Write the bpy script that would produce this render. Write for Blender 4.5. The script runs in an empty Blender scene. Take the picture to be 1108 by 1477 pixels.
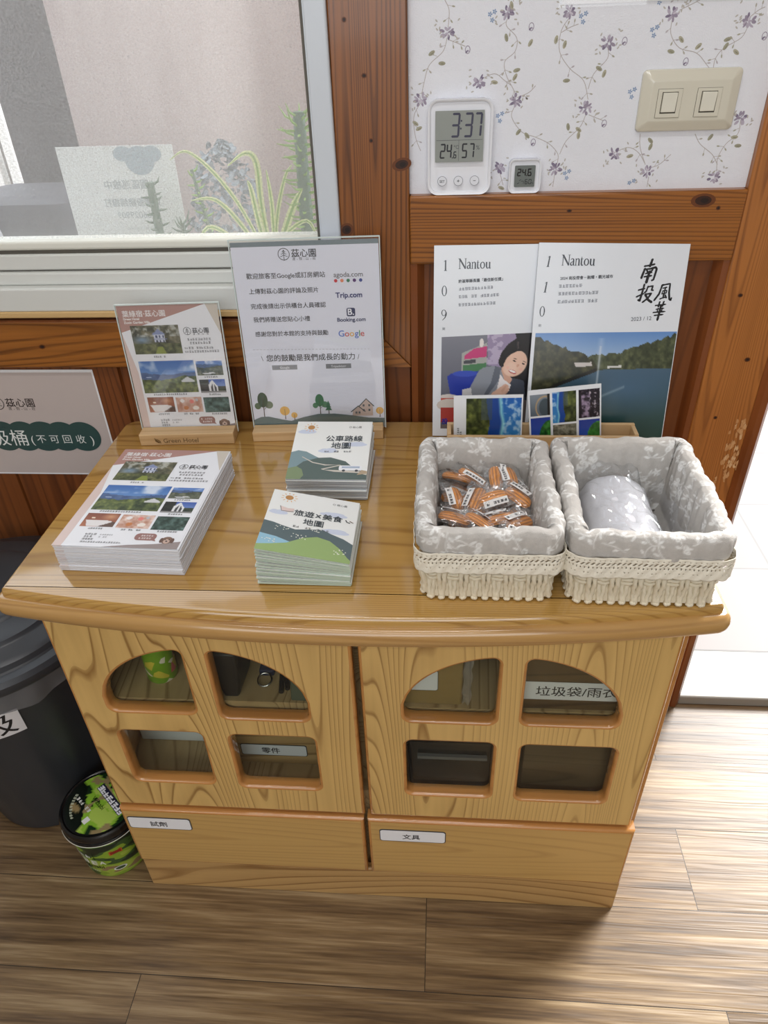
import bpy, bmesh, math, random
import numpy as np
from mathutils import Vector, Matrix, Euler
from mathutils.geometry import delaunay_2d_cdt

random.seed(7)
SC = bpy.context.scene
COL = SC.collection
PI = math.pi

# ------------------------------------------------------------------ camera
CAM = (0.484546, -1.069156, 1.261828)
PITCH, YAW, ROLL, FPX = 0.614687, -0.092879, -0.040504, 1032.55
cd = bpy.data.cameras.new('camera'); co = bpy.data.objects.new('camera', cd); COL.objects.link(co)
_f = Vector((math.sin(YAW)*math.cos(PITCH), math.cos(YAW)*math.cos(PITCH), -math.sin(PITCH)))
_r = Vector((math.cos(YAW), -math.sin(YAW), 0)); _u = _r.cross(_f)
_r2 = math.cos(ROLL)*_r + math.sin(ROLL)*_u; _u2 = -math.sin(ROLL)*_r + math.cos(ROLL)*_u
co.matrix_world = Matrix((( _r2.x,_u2.x,-_f.x,CAM[0]),(_r2.y,_u2.y,-_f.y,CAM[1]),(_r2.z,_u2.z,-_f.z,CAM[2]),(0,0,0,1)))
cd.sensor_fit = 'VERTICAL'; cd.sensor_height = 36.0; cd.lens = FPX*36.0/1477.0; cd.clip_start = 0.02
SC.camera = co

# ------------------------------------------------------------------ world, sun, room lamps, exposure
wd = bpy.data.worlds.new('sky'); SC.world = wd; wd.use_nodes = True
bg = wd.node_tree.nodes['Background']; bg.inputs[0].default_value = (0.86, 0.93, 1.0, 1); bg.inputs[1].default_value = 3.2
def lamp(name, kind, loc, rot, energy, color=(1,1,1), size=(1,1), angle=None):
    l = bpy.data.lights.new(name, kind); l.energy = energy; l.color = color
    if kind == 'AREA': l.shape = 'RECTANGLE'; l.size, l.size_y = size
    if angle is not None: l.angle = angle
    o = bpy.data.objects.new(name, l); COL.objects.link(o); o.location = loc; o.rotation_euler = rot
    return o
def aim(v): return Vector(v).to_track_quat('-Z', 'Y').to_euler()
lamp('sun', 'SUN', (3,3,5), aim((-0.50,-0.58,-0.64)), 6.2, (1.0,0.97,0.93), angle=0.42)
lamp('ceiling_lamp', 'AREA', (0.25,-0.85,2.44), (0,0,0), 9, (1.0,0.98,0.96), (1.2,0.06))
lamp('ceiling_lamp', 'AREA', (0.3,-2.1,2.44), (0,0,0), 7, (1.0,0.98,0.97), (1.2,0.06))
lamp('daylight_opening_behind', 'AREA', (0.2,-2.95,1.45), aim((0,1,-0.16)), 38, (0.90,0.95,1.0), (2.4,1.6))
SC.view_settings.view_transform = 'Standard'; SC.view_settings.look = 'None'
SC.view_settings.exposure = 0.0; SC.view_settings.gamma = 1.0; SC.view_settings.use_curve_mapping = False
SC.cycles.use_denoising = True
SC.cycles.max_bounces = 10; SC.cycles.transparent_max_bounces = 24
SC.cycles.caustics_reflective = False; SC.cycles.caustics_refractive = False
SC.cycles.sample_clamp_indirect = 6.0

# ------------------------------------------------------------------ helpers: colour, materials
def lin(c): return tuple(((x/255.0)/12.92 if x/255.0 <= 0.04045 else ((x/255.0+0.055)/1.055)**2.4) for x in c[:3])
def L4(c): return lin(c)+(1.0,)
MATS = {}
def mat(name, color=(200,200,200), rough=0.5, metal=0.0, coat=0.0, spec=0.5, trans=0.0, sheen=0.0, bump=None, sss=0.0):
    if name in MATS: return MATS[name]
    m = bpy.data.materials.new(name); m.use_nodes = True; nt = m.node_tree; p = nt.nodes['Principled BSDF']
    p.inputs['Base Color'].default_value = L4(color); p.inputs['Roughness'].default_value = rough
    p.inputs['Metallic'].default_value = metal; p.inputs['Coat Weight'].default_value = coat
    p.inputs['Coat Roughness'].default_value = 0.12
    p.inputs['Specular IOR Level'].default_value = spec; p.inputs['Transmission Weight'].default_value = trans
    p.inputs['Sheen Weight'].default_value = sheen
    if bump:
        tc = nt.nodes.new('ShaderNodeTexCoord'); nz = nt.nodes.new('ShaderNodeTexNoise'); b = nt.nodes.new('ShaderNodeBump')
        nz.inputs['Scale'].default_value = bump[0]; nz.inputs['Detail'].default_value = 4
        b.inputs['Strength'].default_value = bump[1]; b.inputs['Distance'].default_value = bump[2]
        nt.links.new(tc.outputs['Object'], nz.inputs['Vector']); nt.links.new(nz.outputs['Fac'], b.inputs['Height'])
        nt.links.new(b.outputs['Normal'], p.inputs['Normal'])
    MATS[name] = m; return m
def attr_mat(name, rough=0.55, coat=0.0, spec=0.4, weave=None):
    if name in MATS: return MATS[name]
    m = mat(name, rough=rough, coat=coat, spec=spec); nt = m.node_tree; p = nt.nodes['Principled BSDF']
    a = nt.nodes.new('ShaderNodeAttribute'); a.attribute_name = 'Col'
    nt.links.new(a.outputs['Color'], p.inputs['Base Color'])
    if weave:
        tc = nt.nodes.new('ShaderNodeTexCoord'); b = nt.nodes.new('ShaderNodeBump'); nz = nt.nodes.new('ShaderNodeTexNoise')
        nz.inputs['Scale'].default_value = weave; nz.inputs['Detail'].default_value = 5
        nt.links.new(tc.outputs['Object'], nz.inputs['Vector']); nt.links.new(nz.outputs['Fac'], b.inputs['Height'])
        b.inputs['Strength'].default_value = 0.5; b.inputs['Distance'].default_value = 0.002
        nt.links.new(b.outputs['Normal'], p.inputs['Normal'])
    return m
def film(name, tint=(255,255,255), haze=0.04, gloss_rough=0.08, ior=1.45, haze_col=(235,238,240), gain=1.0):
    """thin clear sheet: see-through, with a facing-dependent reflection (alike from both sides) and a trace of haze"""
    if name in MATS: return MATS[name]
    m = bpy.data.materials.new(name); m.use_nodes = True; nt = m.node_tree; nt.nodes.clear(); N = nt.nodes.new; K = nt.links.new
    out = N('ShaderNodeOutputMaterial'); tr = N('ShaderNodeBsdfTransparent'); gl = N('ShaderNodeBsdfGlossy')
    df = N('ShaderNodeBsdfDiffuse'); m1 = N('ShaderNodeMixShader'); m2 = N('ShaderNodeMixShader'); ge = N('ShaderNodeNewGeometry')
    dt = N('ShaderNodeVectorMath'); dt.operation = 'DOT_PRODUCT'; K(ge.outputs['Normal'], dt.inputs[0]); K(ge.outputs['Incoming'], dt.inputs[1])
    ab = N('ShaderNodeMath'); ab.operation = 'ABSOLUTE'; K(dt.outputs['Value'], ab.inputs[0])
    su = N('ShaderNodeMath'); su.operation = 'SUBTRACT'; su.inputs[0].default_value = 1.0; su.use_clamp = True; K(ab.outputs[0], su.inputs[1])
    pw = N('ShaderNodeMath'); pw.operation = 'POWER'; pw.inputs[1].default_value = 5.0; K(su.outputs[0], pw.inputs[0])
    f0 = ((ior-1)/(ior+1))**2*gain
    mu = N('ShaderNodeMath'); mu.operation = 'MULTIPLY_ADD'; mu.inputs[1].default_value = (1-f0)*0.8; mu.inputs[2].default_value = f0; mu.use_clamp = True; K(pw.outputs[0], mu.inputs[0])
    tr.inputs[0].default_value = L4(tint); gl.inputs['Roughness'].default_value = gloss_rough; df.inputs[0].default_value = L4(haze_col); m1.inputs[0].default_value = haze
    K(tr.outputs[0], m1.inputs[1]); K(df.outputs[0], m1.inputs[2]); K(mu.outputs[0], m2.inputs[0])
    K(m1.outputs[0], m2.inputs[1]); K(gl.outputs[0], m2.inputs[2]); K(m2.outputs[0], out.inputs[0])
    MATS[name] = m; return m
def wood(name, light, dark, axis='z', scale=3.0, lines=9.0, squash=0.13, sharp=0.8, amount=1.0, rough=0.35, coat=0.25, off=(0,0,0), knots=0.0, fiber=0.25, bump=0.0):
    """contour-line grain: a stretched noise field cut into growth rings, plus fine fibres along the grain"""
    if name in MATS: return MATS[name]
    m = bpy.data.materials.new(name); m.use_nodes = True; nt = m.node_tree; N = nt.nodes.new; K = nt.links.new
    p = nt.nodes['Principled BSDF']; p.inputs['Roughness'].default_value = rough; p.inputs['Coat Weight'].default_value = coat; p.inputs['Coat Roughness'].default_value = 0.1
    tc = N('ShaderNodeTexCoord')
    def mapping(sc, sq):
        mp = N('ShaderNodeMapping'); s = [sc,sc,sc]; s['xyz'.index(axis)] = sc*sq
        mp.inputs['Scale'].default_value = s; mp.inputs['Location'].default_value = off
        K(tc.outputs['Object'], mp.inputs['Vector']); return mp
    mp = mapping(scale, squash); nz = N('ShaderNodeTexNoise'); nz.inputs['Scale'].default_value = 1.0; nz.inputs['Detail'].default_value = 1.6; nz.inputs['Roughness'].default_value = 0.42; nz.inputs['Distortion'].default_value = 0.25
    K(mp.outputs[0], nz.inputs['Vector'])
    mul = N('ShaderNodeMath'); mul.operation = 'MULTIPLY'; mul.inputs[1].default_value = lines*2.2; K(nz.outputs['Fac'], mul.inputs[0])
    fr = N('ShaderNodeMath'); fr.operation = 'FRACT'; K(mul.outputs[0], fr.inputs[0])
    rp = N('ShaderNodeValToRGB'); e = rp.color_ramp.elements; e[0].position = 0.0; e[0].color = (0.16,0.16,0.16,1); e[1].position = sharp; e[1].color = (0.26,0.26,0.26,1)
    n = rp.color_ramp.elements.new(0.12); n.color = (0,0,0,1); n = rp.color_ramp.elements.new(min(0.985,sharp+0.13)); n.color = (1,1,1,1)
    n = rp.color_ramp.elements.new(1.0); n.color = (0.5,0.5,0.5,1)
    K(fr.outputs[0], rp.inputs[0])
    mp2 = mapping(scale*30, 0.02); nz2 = N('ShaderNodeTexNoise'); nz2.inputs['Scale'].default_value = 1.0; nz2.inputs['Detail'].default_value = 3; K(mp2.outputs[0], nz2.inputs['Vector'])
    mp3 = mapping(scale*0.9, 0.3); nz3 = N('ShaderNodeTexNoise'); nz3.inputs['Scale'].default_value = 1.3; K(mp3.outputs[0], nz3.inputs['Vector'])
    # fac = rings*amount*(0.5+patch) + fibre
    a1 = N('ShaderNodeMath'); a1.operation = 'MULTIPLY'; a1.inputs[1].default_value = amount; K(rp.outputs[0], a1.inputs[0])
    a2 = N('ShaderNodeMath'); a2.operation = 'MULTIPLY_ADD'; a2.inputs[1].default_value = 1.3; a2.inputs[2].default_value = 0.25; K(nz3.outputs['Fac'], a2.inputs[0])
    a3 = N('ShaderNodeMath'); a3.operation = 'MULTIPLY'; K(a1.outputs[0], a3.inputs[0]); K(a2.outputs[0], a3.inputs[1])
    a4 = N('ShaderNodeMath'); a4.operation = 'SUBTRACT'; a4.inputs[1].default_value = 0.5; K(nz2.outputs['Fac'], a4.inputs[0])
    a5 = N('ShaderNodeMath'); a5.operation = 'MULTIPLY_ADD'; a5.inputs[1].default_value = fiber*1.6; a5.use_clamp = True; K(a4.outputs[0], a5.inputs[0]); K(a3.outputs[0], a5.inputs[2])
    mx = N('ShaderNodeMix'); mx.data_type = 'RGBA'; mx.inputs[6].default_value = L4(light); mx.inputs[7].default_value = L4(dark); K(a5.outputs[0], mx.inputs[0])
    last = mx.outputs[2]
    if knots:
        mp4 = mapping(knots, 0.55); vo = N('ShaderNodeTexVoronoi'); vo.inputs['Scale'].default_value = 1.0; K(mp4.outputs[0], vo.inputs['Vector'])
        mr = N('ShaderNodeMapRange'); mr.inputs[1].default_value = 0.03; mr.inputs[2].default_value = 0.085; mr.inputs[3].default_value = 1; mr.inputs[4].default_value = 0; K(vo.outputs['Distance'], mr.inputs[0])
        mk = N('ShaderNodeMix'); mk.data_type = 'RGBA'; mk.inputs[7].default_value = L4([c*0.35 for c in dark]); K(mr.outputs[0], mk.inputs[0]); K(last, mk.inputs[6]); last = mk.outputs[2]
    K(last, p.inputs['Base Color'])
    if bump:
        b = N('ShaderNodeBump'); b.inputs['Strength'].default_value = bump; b.inputs['Distance'].default_value = 0.001; K(a5.outputs[0], b.inputs['Height']); K(b.outputs['Normal'], p.inputs['Normal'])
    MATS[name] = m; return m

# ------------------------------------------------------------------ helpers: meshes
class MB:
    def __init__(s): s.v = []; s.f = []; s.m = []
    def add(s, vs, fs, m=0):
        o = len(s.v); s.v += [tuple(x) for x in vs]; s.f += [tuple(i+o for i in f) for f in fs]; s.m += [m]*len(fs); return s
    def box(s, x0,x1,y0,y1,z0,z1, m=0):
        return s.add([(x0,y0,z0),(x1,y0,z0),(x1,y1,z0),(x0,y1,z0),(x0,y0,z1),(x1,y0,z1),(x1,y1,z1),(x0,y1,z1)],
                     [(0,3,2,1),(4,5,6,7),(0,1,5,4),(1,2,6,5),(2,3,7,6),(3,0,4,7)], m)
    def rings(s, rings, m=0, cap0=False, cap1=False, closed=True):
        """rings: list of equally long vertex loops, skinned one to the next"""
        n = len(rings[0]); vs = [p for r in rings for p in r]; fs = []
        for i in range(len(rings)-1):
            for j in range(n if closed else n-1):
                k = (j+1)%n; fs.append((i*n+j, i*n+k, (i+1)*n+k, (i+1)*n+j))
        if cap0: fs.append(tuple(range(n))[::-1])
        if cap1: fs.append(tuple((len(rings)-1)*n+j for j in range(n)))
        return s.add(vs, fs, m)
    def lathe(s, prof, n=48, c=(0,0,0), m=0, cap0=False, cap1=False):
        return s.rings([[(c[0]+r*math.cos(2*PI*j/n), c[1]+r*math.sin(2*PI*j/n), c[2]+z) for j in range(n)] for r,z in prof], m, cap0, cap1)
    def tube(s, path, rad, n=8, m=0, caps=True):
        P = [Vector(p) for p in path]; R = rad if isinstance(rad,(list,tuple)) else [rad]*len(P); rings = []; up = None
        for i,p in enumerate(P):
            t = (P[min(i+1,len(P)-1)]-P[max(i-1,0)]).normalized()
            if up is None: up = Vector((0,0,1)) if abs(t.z) < 0.9 else Vector((1,0,0))
            a = t.cross(up); a = a.normalized() if a.length > 1e-6 else Vector((1,0,0)); b = a.cross(t).normalized(); up = b
            rings.append([p+R[i]*(math.cos(2*PI*j/n)*a+math.sin(2*PI*j/n)*b) for j in range(n)])
        return s.rings(rings, m, caps, caps)
    def build(s, name, mats, parent=None, smooth=40, bevel=0.0, loc=None):
        me = bpy.data.meshes.new(name); me.from_pydata(s.v, [], s.f)
        for m in (mats if isinstance(mats,(list,tuple)) else [mats]): me.materials.append(m)
        me.polygons.foreach_set('material_index', s.m); me.update()
        bm = bmesh.new(); bm.from_mesh(me); bmesh.ops.recalc_face_normals(bm, faces=bm.faces); bm.to_mesh(me); bm.free()
        if smooth: me.polygons.foreach_set('use_smooth', [True]*len(me.polygons)); me.set_sharp_from_angle(angle=math.radians(smooth))
        o = bpy.data.objects.new(name, me); COL.objects.link(o)
        if parent: o.parent = parent
        if loc: o.location = loc
        if bevel:
            b = o.modifiers.new('bevel','BEVEL'); b.width = bevel; b.segments = 3; b.limit_method = 'ANGLE'; b.angle_limit = math.radians(40); b.harden_normals = False
        return o
def thing(name, label, cat, loc=(0,0,0), rz=0.0, group=None):
    o = bpy.data.objects.new(name, None); COL.objects.link(o); o.location = loc; o.rotation_euler = (0,0,rz); o.empty_display_size = 0.02
    return tag(o, label, cat, group)
def tag(o, label, cat, group=None):
    o['label'] = label; o['category'] = cat
    if group: o['group'] = group
    return o
def struct(o): o['kind'] = 'structure'; return o
def copy_thing(r, loc, rot, label=None, group=None):
    c = r.copy(); COL.objects.link(c); c.location = loc; c.rotation_euler = rot
    if label: c['label'] = label
    if group: c['group'] = group
    for ch in list(r.children):
        d = ch.copy(); COL.objects.link(d); d.parent = c
        for g in list(ch.children):
            e = g.copy(); COL.objects.link(e); e.parent = d
    return c
def rrect(x0,x1,y0,y1,r,n=6):
    if not isinstance(r,(list,tuple)): r = [r]*4
    out = []
    for (cx,cy,a,rr) in ((x1,y0,-90,r[0]),(x1,y1,0,r[1]),(x0,y1,90,r[2]),(x0,y0,180,r[3])):
        ccx = cx-rr if cx == x1 else cx+rr; ccy = cy-rr if cy == y1 else cy+rr
        for k in range(n+1):
            t = math.radians(a+90.0*k/n); out.append((ccx+rr*math.cos(t), ccy+rr*math.sin(t)))
    return out
def area(p): return 0.5*sum(p[i][0]*p[(i+1)%len(p)][1]-p[(i+1)%len(p)][0]*p[i][1] for i in range(len(p)))
def offset(p, d):
    """moves a counter-clockwise outline outward by d (inward if negative)"""
    n = len(p); out = []
    for i in range(n):
        a,b,c = Vector(p[i-1]),Vector(p[i]),Vector(p[(i+1)%n]); e1 = (b-a); e2 = (c-b)
        if e1.length < 1e-9: e1 = e2
        if e2.length < 1e-9: e2 = e1
        e1 = e1.normalized(); e2 = e2.normalized(); n1 = Vector((e1.y,-e1.x)); n2 = Vector((e2.y,-e2.x)); m = n1+n2
        m = m.normalized() if m.length > 1e-6 else n1
        k = d/max(0.35, m.dot(n1)); out.append((b.x+m.x*k, b.y+m.y*k))
    return out
def inside(pt, poly):
    x,y = pt; c = False; n = len(poly)
    for i in range(n):
        x1,y1 = poly[i]; x2,y2 = poly[(i+1)%n]
        if (y1 > y) != (y2 > y) and x < (x2-x1)*(y-y1)/(y2-y1)+x1: c = not c
    return c
def plate(mb, outer, holes, y0, y1, bev, m_face=0, m_edge=1, seg=4):
    """board in the x-z plane with holes and rounded front edges; y0 front (towards -y), y1 back"""
    outer = outer if area(outer) > 0 else outer[::-1]; holes = [h if area(h) > 0 else h[::-1] for h in holes]
    loops = [offset(outer,-bev)]+[offset(h,bev) for h in holes]
    vs = []; es = []
    for lp in loops:
        o = len(vs); vs += [Vector(q) for q in lp]; es += [(o+i, o+(i+1)%len(lp)) for i in range(len(lp))]
    V,E,F,_,_,_ = delaunay_2d_cdt(vs, es, [], 1, 1e-7)
    V = [tuple(v) for v in V]; tri = []
    for f in F:
        c = (sum(V[i][0] for i in f)/len(f), sum(V[i][1] for i in f)/len(f))
        if inside(c, loops[0]) and not any(inside(c,h) for h in loops[1:]): tri.append(tuple(f))
    mb.add([(a,y0,b) for a,b in V], tri, m_face); mb.add([(a,y1,b) for a,b in V], [t[::-1] for t in tri], m_face)
    for lp,sg,src in [(loops[0],1,outer)]+[(l,-1,h) for l,h in zip(loops[1:],holes)]:
        rings = []
        for k in range(seg+1):
            t = k/seg*PI/2; q = offset(src, sg*(-bev+bev*math.sin(t))) if k < seg else src
            if k == 0: q = lp
            rings.append([(a, y0+bev*(1-math.cos(t)), b) for a,b in q])
        rings.append([(a,y1-0.0005,b) for a,b in src]); rings.append([(a,y1,b) for a,b in lp])
        mb.rings(rings, m_edge)

# ------------------------------------------------------------------ helpers: printed sheets
_TX = {}
def text_tris(s, size, bold=0.0, shear=0.0, spacing=1.0):
    key = (s,round(bold,4),round(shear,3),round(spacing,3))
    if key not in _TX:
        c = bpy.data.curves.new('t','FONT'); c.body = s; c.size = 1.0; c.offset = bold; c.shear = shear; c.space_character = spacing; c.resolution_u = 3; c.fill_mode = 'FRONT'
        o = bpy.data.objects.new('t', c); me = o.to_mesh()
        vs = [(v.co.x, v.co.y) for v in me.vertices]; fs = [tuple(p.vertices) for p in me.polygons]
        o.to_mesh_clear(); bpy.data.objects.remove(o); bpy.data.curves.remove(c); _TX[key] = (vs,fs)
    vs,fs = _TX[key]
    return [(x*size,y*size) for x,y in vs], fs
EPS = 0.00009
class Sheet:
    """printed matter in millimetres: u to the right, v up; front looks to -y. Ink lies in thin layers on the paper."""
    def __init__(s, w, h, t=0.3, color=(240,241,243), back=None, outline=None):
        s.w,s.h = w,h; s.v = []; s.f = []; s.c = []
        pl = outline or [(0,0),(w,0),(w,h),(0,h)]; n = len(pl); y = t/1000.0; c = lin(color); bc = lin(back or color)
        s._add([(u/1000,0,v/1000) for u,v in pl], [tuple(range(n))], [c])
        s._add([(u/1000,y,v/1000) for u,v in pl], [tuple(range(n))[::-1]], [bc])
        s._add([(u/1000,0,v/1000) for u,v in pl]+[(u/1000,y,v/1000) for u,v in pl], [((i+1)%n,i,i+n,(i+1)%n+n) for i in range(n)], [bc]*n)
    def _add(s, vs, fs, cs):
        s.n = getattr(s,'n',0)+1; dy = EPS*0.014*(s.n%64)   # a hair between neighbouring inks so that they never coincide
        o = len(s.v); s.v += [(v[0],v[1]-dy if v[1] < 0 else v[1],v[2]) for v in vs]; s.f += [tuple(i+o for i in f) for f in fs]; s.c += [c if isinstance(c,list) else [c]*len(f) for c,f in zip(cs,fs)]
    def poly(s, pts, col, layer=1):
        V,E,F,_,_,_ = delaunay_2d_cdt([Vector(p) for p in pts], [(i,(i+1)%len(pts)) for i in range(len(pts))], [], 1, 1e-6) if len(pts) > 4 else (pts,0,[tuple(range(len(pts)))],0,0,0)
        if len(pts) <= 4 and area(pts) < 0: F = [f[::-1] for f in F]
        s._add([(p[0]/1000,-EPS*layer,p[1]/1000) for p in V], [tuple(f) for f in F], [lin(col)]*len(F)); return s
    def rect(s, u0,v0,u1,v1, col, layer=1): return s.poly([(min(u0,u1),min(v0,v1)),(max(u0,u1),min(v0,v1)),(max(u0,u1),max(v0,v1)),(min(u0,u1),max(v0,v1))], col, layer)
    def ell(s, u,v,a,b, col, layer=1, rot=0.0, n=14):
        c,d = math.cos(rot),math.sin(rot); pts = [(u+a*math.cos(2*PI*k/n)*c-b*math.sin(2*PI*k/n)*d, v+a*math.cos(2*PI*k/n)*d+b*math.sin(2*PI*k/n)*c) for k in range(n)]
        s._add([(p[0]/1000,-EPS*layer,p[1]/1000) for p in pts], [tuple(range(n))], [lin(col)]); return s
    def ring(s, u,v,a,b, w, col, layer=1, n=28, w2=None, rot=0.0):
        w2 = w if w2 is None else w2; vs = []; c,d = math.cos(rot),math.sin(rot)
        for k in range(n):
            t = 2*PI*k/n; ca,sa = math.cos(t),math.sin(t); ww = w*abs(ca)+w2*(1-abs(ca))
            for q in (1,0):
                x,y = (a-(ww if not q else 0))*ca,(b-(ww if not q else 0))*sa; vs.append(((u+x*c-y*d)/1000,-EPS*layer,(v+x*d+y*c)/1000))
        s._add(vs, [(2*k,2*((k+1)%n),2*((k+1)%n)+1,2*k+1) for k in range(n)], [lin(col)]*n); return s
    def line(s, pts, w, col, layer=1):
        ws = w if isinstance(w,(list,tuple)) else [w]*len(pts); vs = []
        for i,p in enumerate(pts):
            a = Vector(pts[max(i-1,0)]); b = Vector(pts[min(i+1,len(pts)-1)]); t = (b-a); t = t.normalized() if t.length > 1e-9 else Vector((1,0)); n = Vector((-t.y,t.x))*ws[i]/2
            vs += [((p[0]+n.x)/1000,-EPS*layer,(p[1]+n.y)/1000),((p[0]-n.x)/1000,-EPS*layer,(p[1]-n.y)/1000)]
        s._add(vs, [(2*i+1,2*i+3,2*i+2,2*i) for i in range(len(pts)-1)], [lin(col)]*(len(pts)-1)); return s
    def text(s, t, u, v, size, col=(40,42,46), bold=0.0, layer=2, width=None, align='L', shear=0.0, rot=0.0, mirror=False, spacing=1.0, height=None):
        """baseline starts at u,v; width fits the text to that many millimetres"""
        vs,fs = text_tris(t, size, 0.0, shear, spacing)
        if not vs: return s
        xs = [p[0] for p in vs]; x0,x1 = min(xs),max(xs); ys = [p[1] for p in vs]; k = 1.0
        if width: k = width/max(1e-6,x1-x0)
        ky = height/max(1e-6,max(ys)-min(ys)) if height else (k if width and not height else 1.0)
        y0 = min(ys) if height else 0.0
        vs = [((x-x0)*k,(y-y0)*ky) for x,y in vs]; W = (x1-x0)*k
        if align == 'C': vs = [(x-W/2,y) for x,y in vs]
        if align == 'R': vs = [(x-W,y) for x,y in vs]
        if mirror: vs = [(-x,y) for x,y in vs]
        c,d = math.cos(rot),math.sin(rot)
        b = max(0.0,bold)*size
        for kk,(ox,oy) in enumerate(((-b,-b),(b,-b),(-b,b),(b,b)) if b > 0 else ((0,0),)):
            s._add([((u+(x+ox)*c-(y+oy)*d)/1000,-EPS*(layer+kk*0.22),(v+(x+ox)*d+(y+oy)*c)/1000) for x,y in vs], fs, [lin(col)]*len(fs))
        return s
    def marks(s, u,v, n, size, col=(70,70,74), layer=2, rnd=None, gap=1.04, weight=0.11, rot=0.0):
        """a row of characters too small to read in the photograph: a few strokes each"""
        rnd = rnd or random.Random(int(u*31+v*17+n)); c,d = math.cos(rot),math.sin(rot)
        P = lambda x,y: (u+x*c-y*d, v+x*d+y*c)
        for k in range(n):
            x = k*size*gap
            if rnd.random() < 0.06: continue
            for q in range(rnd.choice((2,3,3))):
                y = size*(0.12+0.38*q); s.line([P(x+size*rnd.uniform(0,.15),y),P(x+size*rnd.uniform(.75,.95),y)], size*weight*1.3, col, layer)
            for q in range(rnd.choice((1,2))):
                xx = x+size*rnd.uniform(.15,.8); s.line([P(xx,size*0.02),P(xx,size*0.95)], size*weight*1.2, col, layer)
        return s
    def pic(s, u0,v0,u1,v1, img, layer=1, quad=None):
        """img rows run from the top; every grid vertex takes its colour from the picture"""
        h,w = img.shape[:2]; Lc = np.where(img/255.0 <= 0.04045, img/255.0/12.92, ((np.clip(img,0,255)/255.0+0.055)/1.055)**2.4)
        if quad is None: quad = [(u0,v1),(u1,v1),(u1,v0),(u0,v0)]
        (ax,ay),(bx,by),(cx,cy),(dx,dy) = quad; o = len(s.v); vs = []
        for j in range(h):
            q = j/(h-1)
            for i in range(w):
                p = i/(w-1); x = (ax*(1-p)+bx*p)*(1-q)+(dx*(1-p)+cx*p)*q; y = (ay*(1-p)+by*p)*(1-q)+(dy*(1-p)+cy*p)*q
                vs.append((x/1000,-EPS*layer,y/1000))
        fs = []; cs = []; T = [[tuple(Lc[j,i]) for i in range(w)] for j in range(h)]
        for j in range(h-1):
            for i in range(w-1):
                fs.append((j*w+i,(j+1)*w+i,(j+1)*w+i+1,j*w+i+1)); cs.append([T[j][i],T[j+1][i],T[j+1][i+1],T[j][i+1]])
        s._add(vs, fs, cs); return s
    def build(s, name, m, parent=None, matrix=None, warp=None, extra=None):
        me = bpy.data.meshes.new(name); me.from_pydata([warp(*v) for v in s.v] if warp else s.v, [], s.f); me.materials.append(m)
        a = me.color_attributes.new('Col','FLOAT_COLOR','CORNER'); flat = []
        for cs in s.c:
            for c in cs: flat += [c[0],c[1],c[2],1.0]
        a.data.foreach_set('color', flat); me.update()
        o = bpy.data.objects.new(name, me); COL.objects.link(o)
        if parent: o.parent = parent
        if matrix is not None: o.matrix_basis = matrix
        return o
def pose(x,y,z,yaw=0,lean=0,roll=0): return Matrix.Translation((x,y,z)) @ Matrix.Rotation(yaw,4,'Z') @ Matrix.Rotation(-lean,4,'X') @ Matrix.Rotation(-roll,4,'Y')
def grid_obj(name, V, U, cols, m, parent=None, closed_u=False, smooth=True):
    """V[j][i] vertices, cols[j][i] colours (linear) or None"""
    h,w = len(V),len(V[0]); vs = [tuple(p) for r in V for p in r]; fs = []
    for j in range(h-1):
        for i in range(w if closed_u else w-1):
            k = (i+1)%w; fs.append((j*w+i,j*w+k,(j+1)*w+k,(j+1)*w+i))
    me = bpy.data.meshes.new(name); me.from_pydata(vs, [], fs); me.materials.append(m)
    if cols is not None:
        a = me.color_attributes.new('Col','FLOAT_COLOR','POINT'); arr = np.ones((h*w,4),dtype=np.float32); arr[:,:3] = np.asarray(cols).reshape(h*w,3); a.data.foreach_set('color', arr.ravel())
    me.polygons.foreach_set('use_smooth', [smooth]*len(fs)); me.update()
    o = bpy.data.objects.new(name, me); COL.objects.link(o)
    if parent: o.parent = parent
    return o

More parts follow.
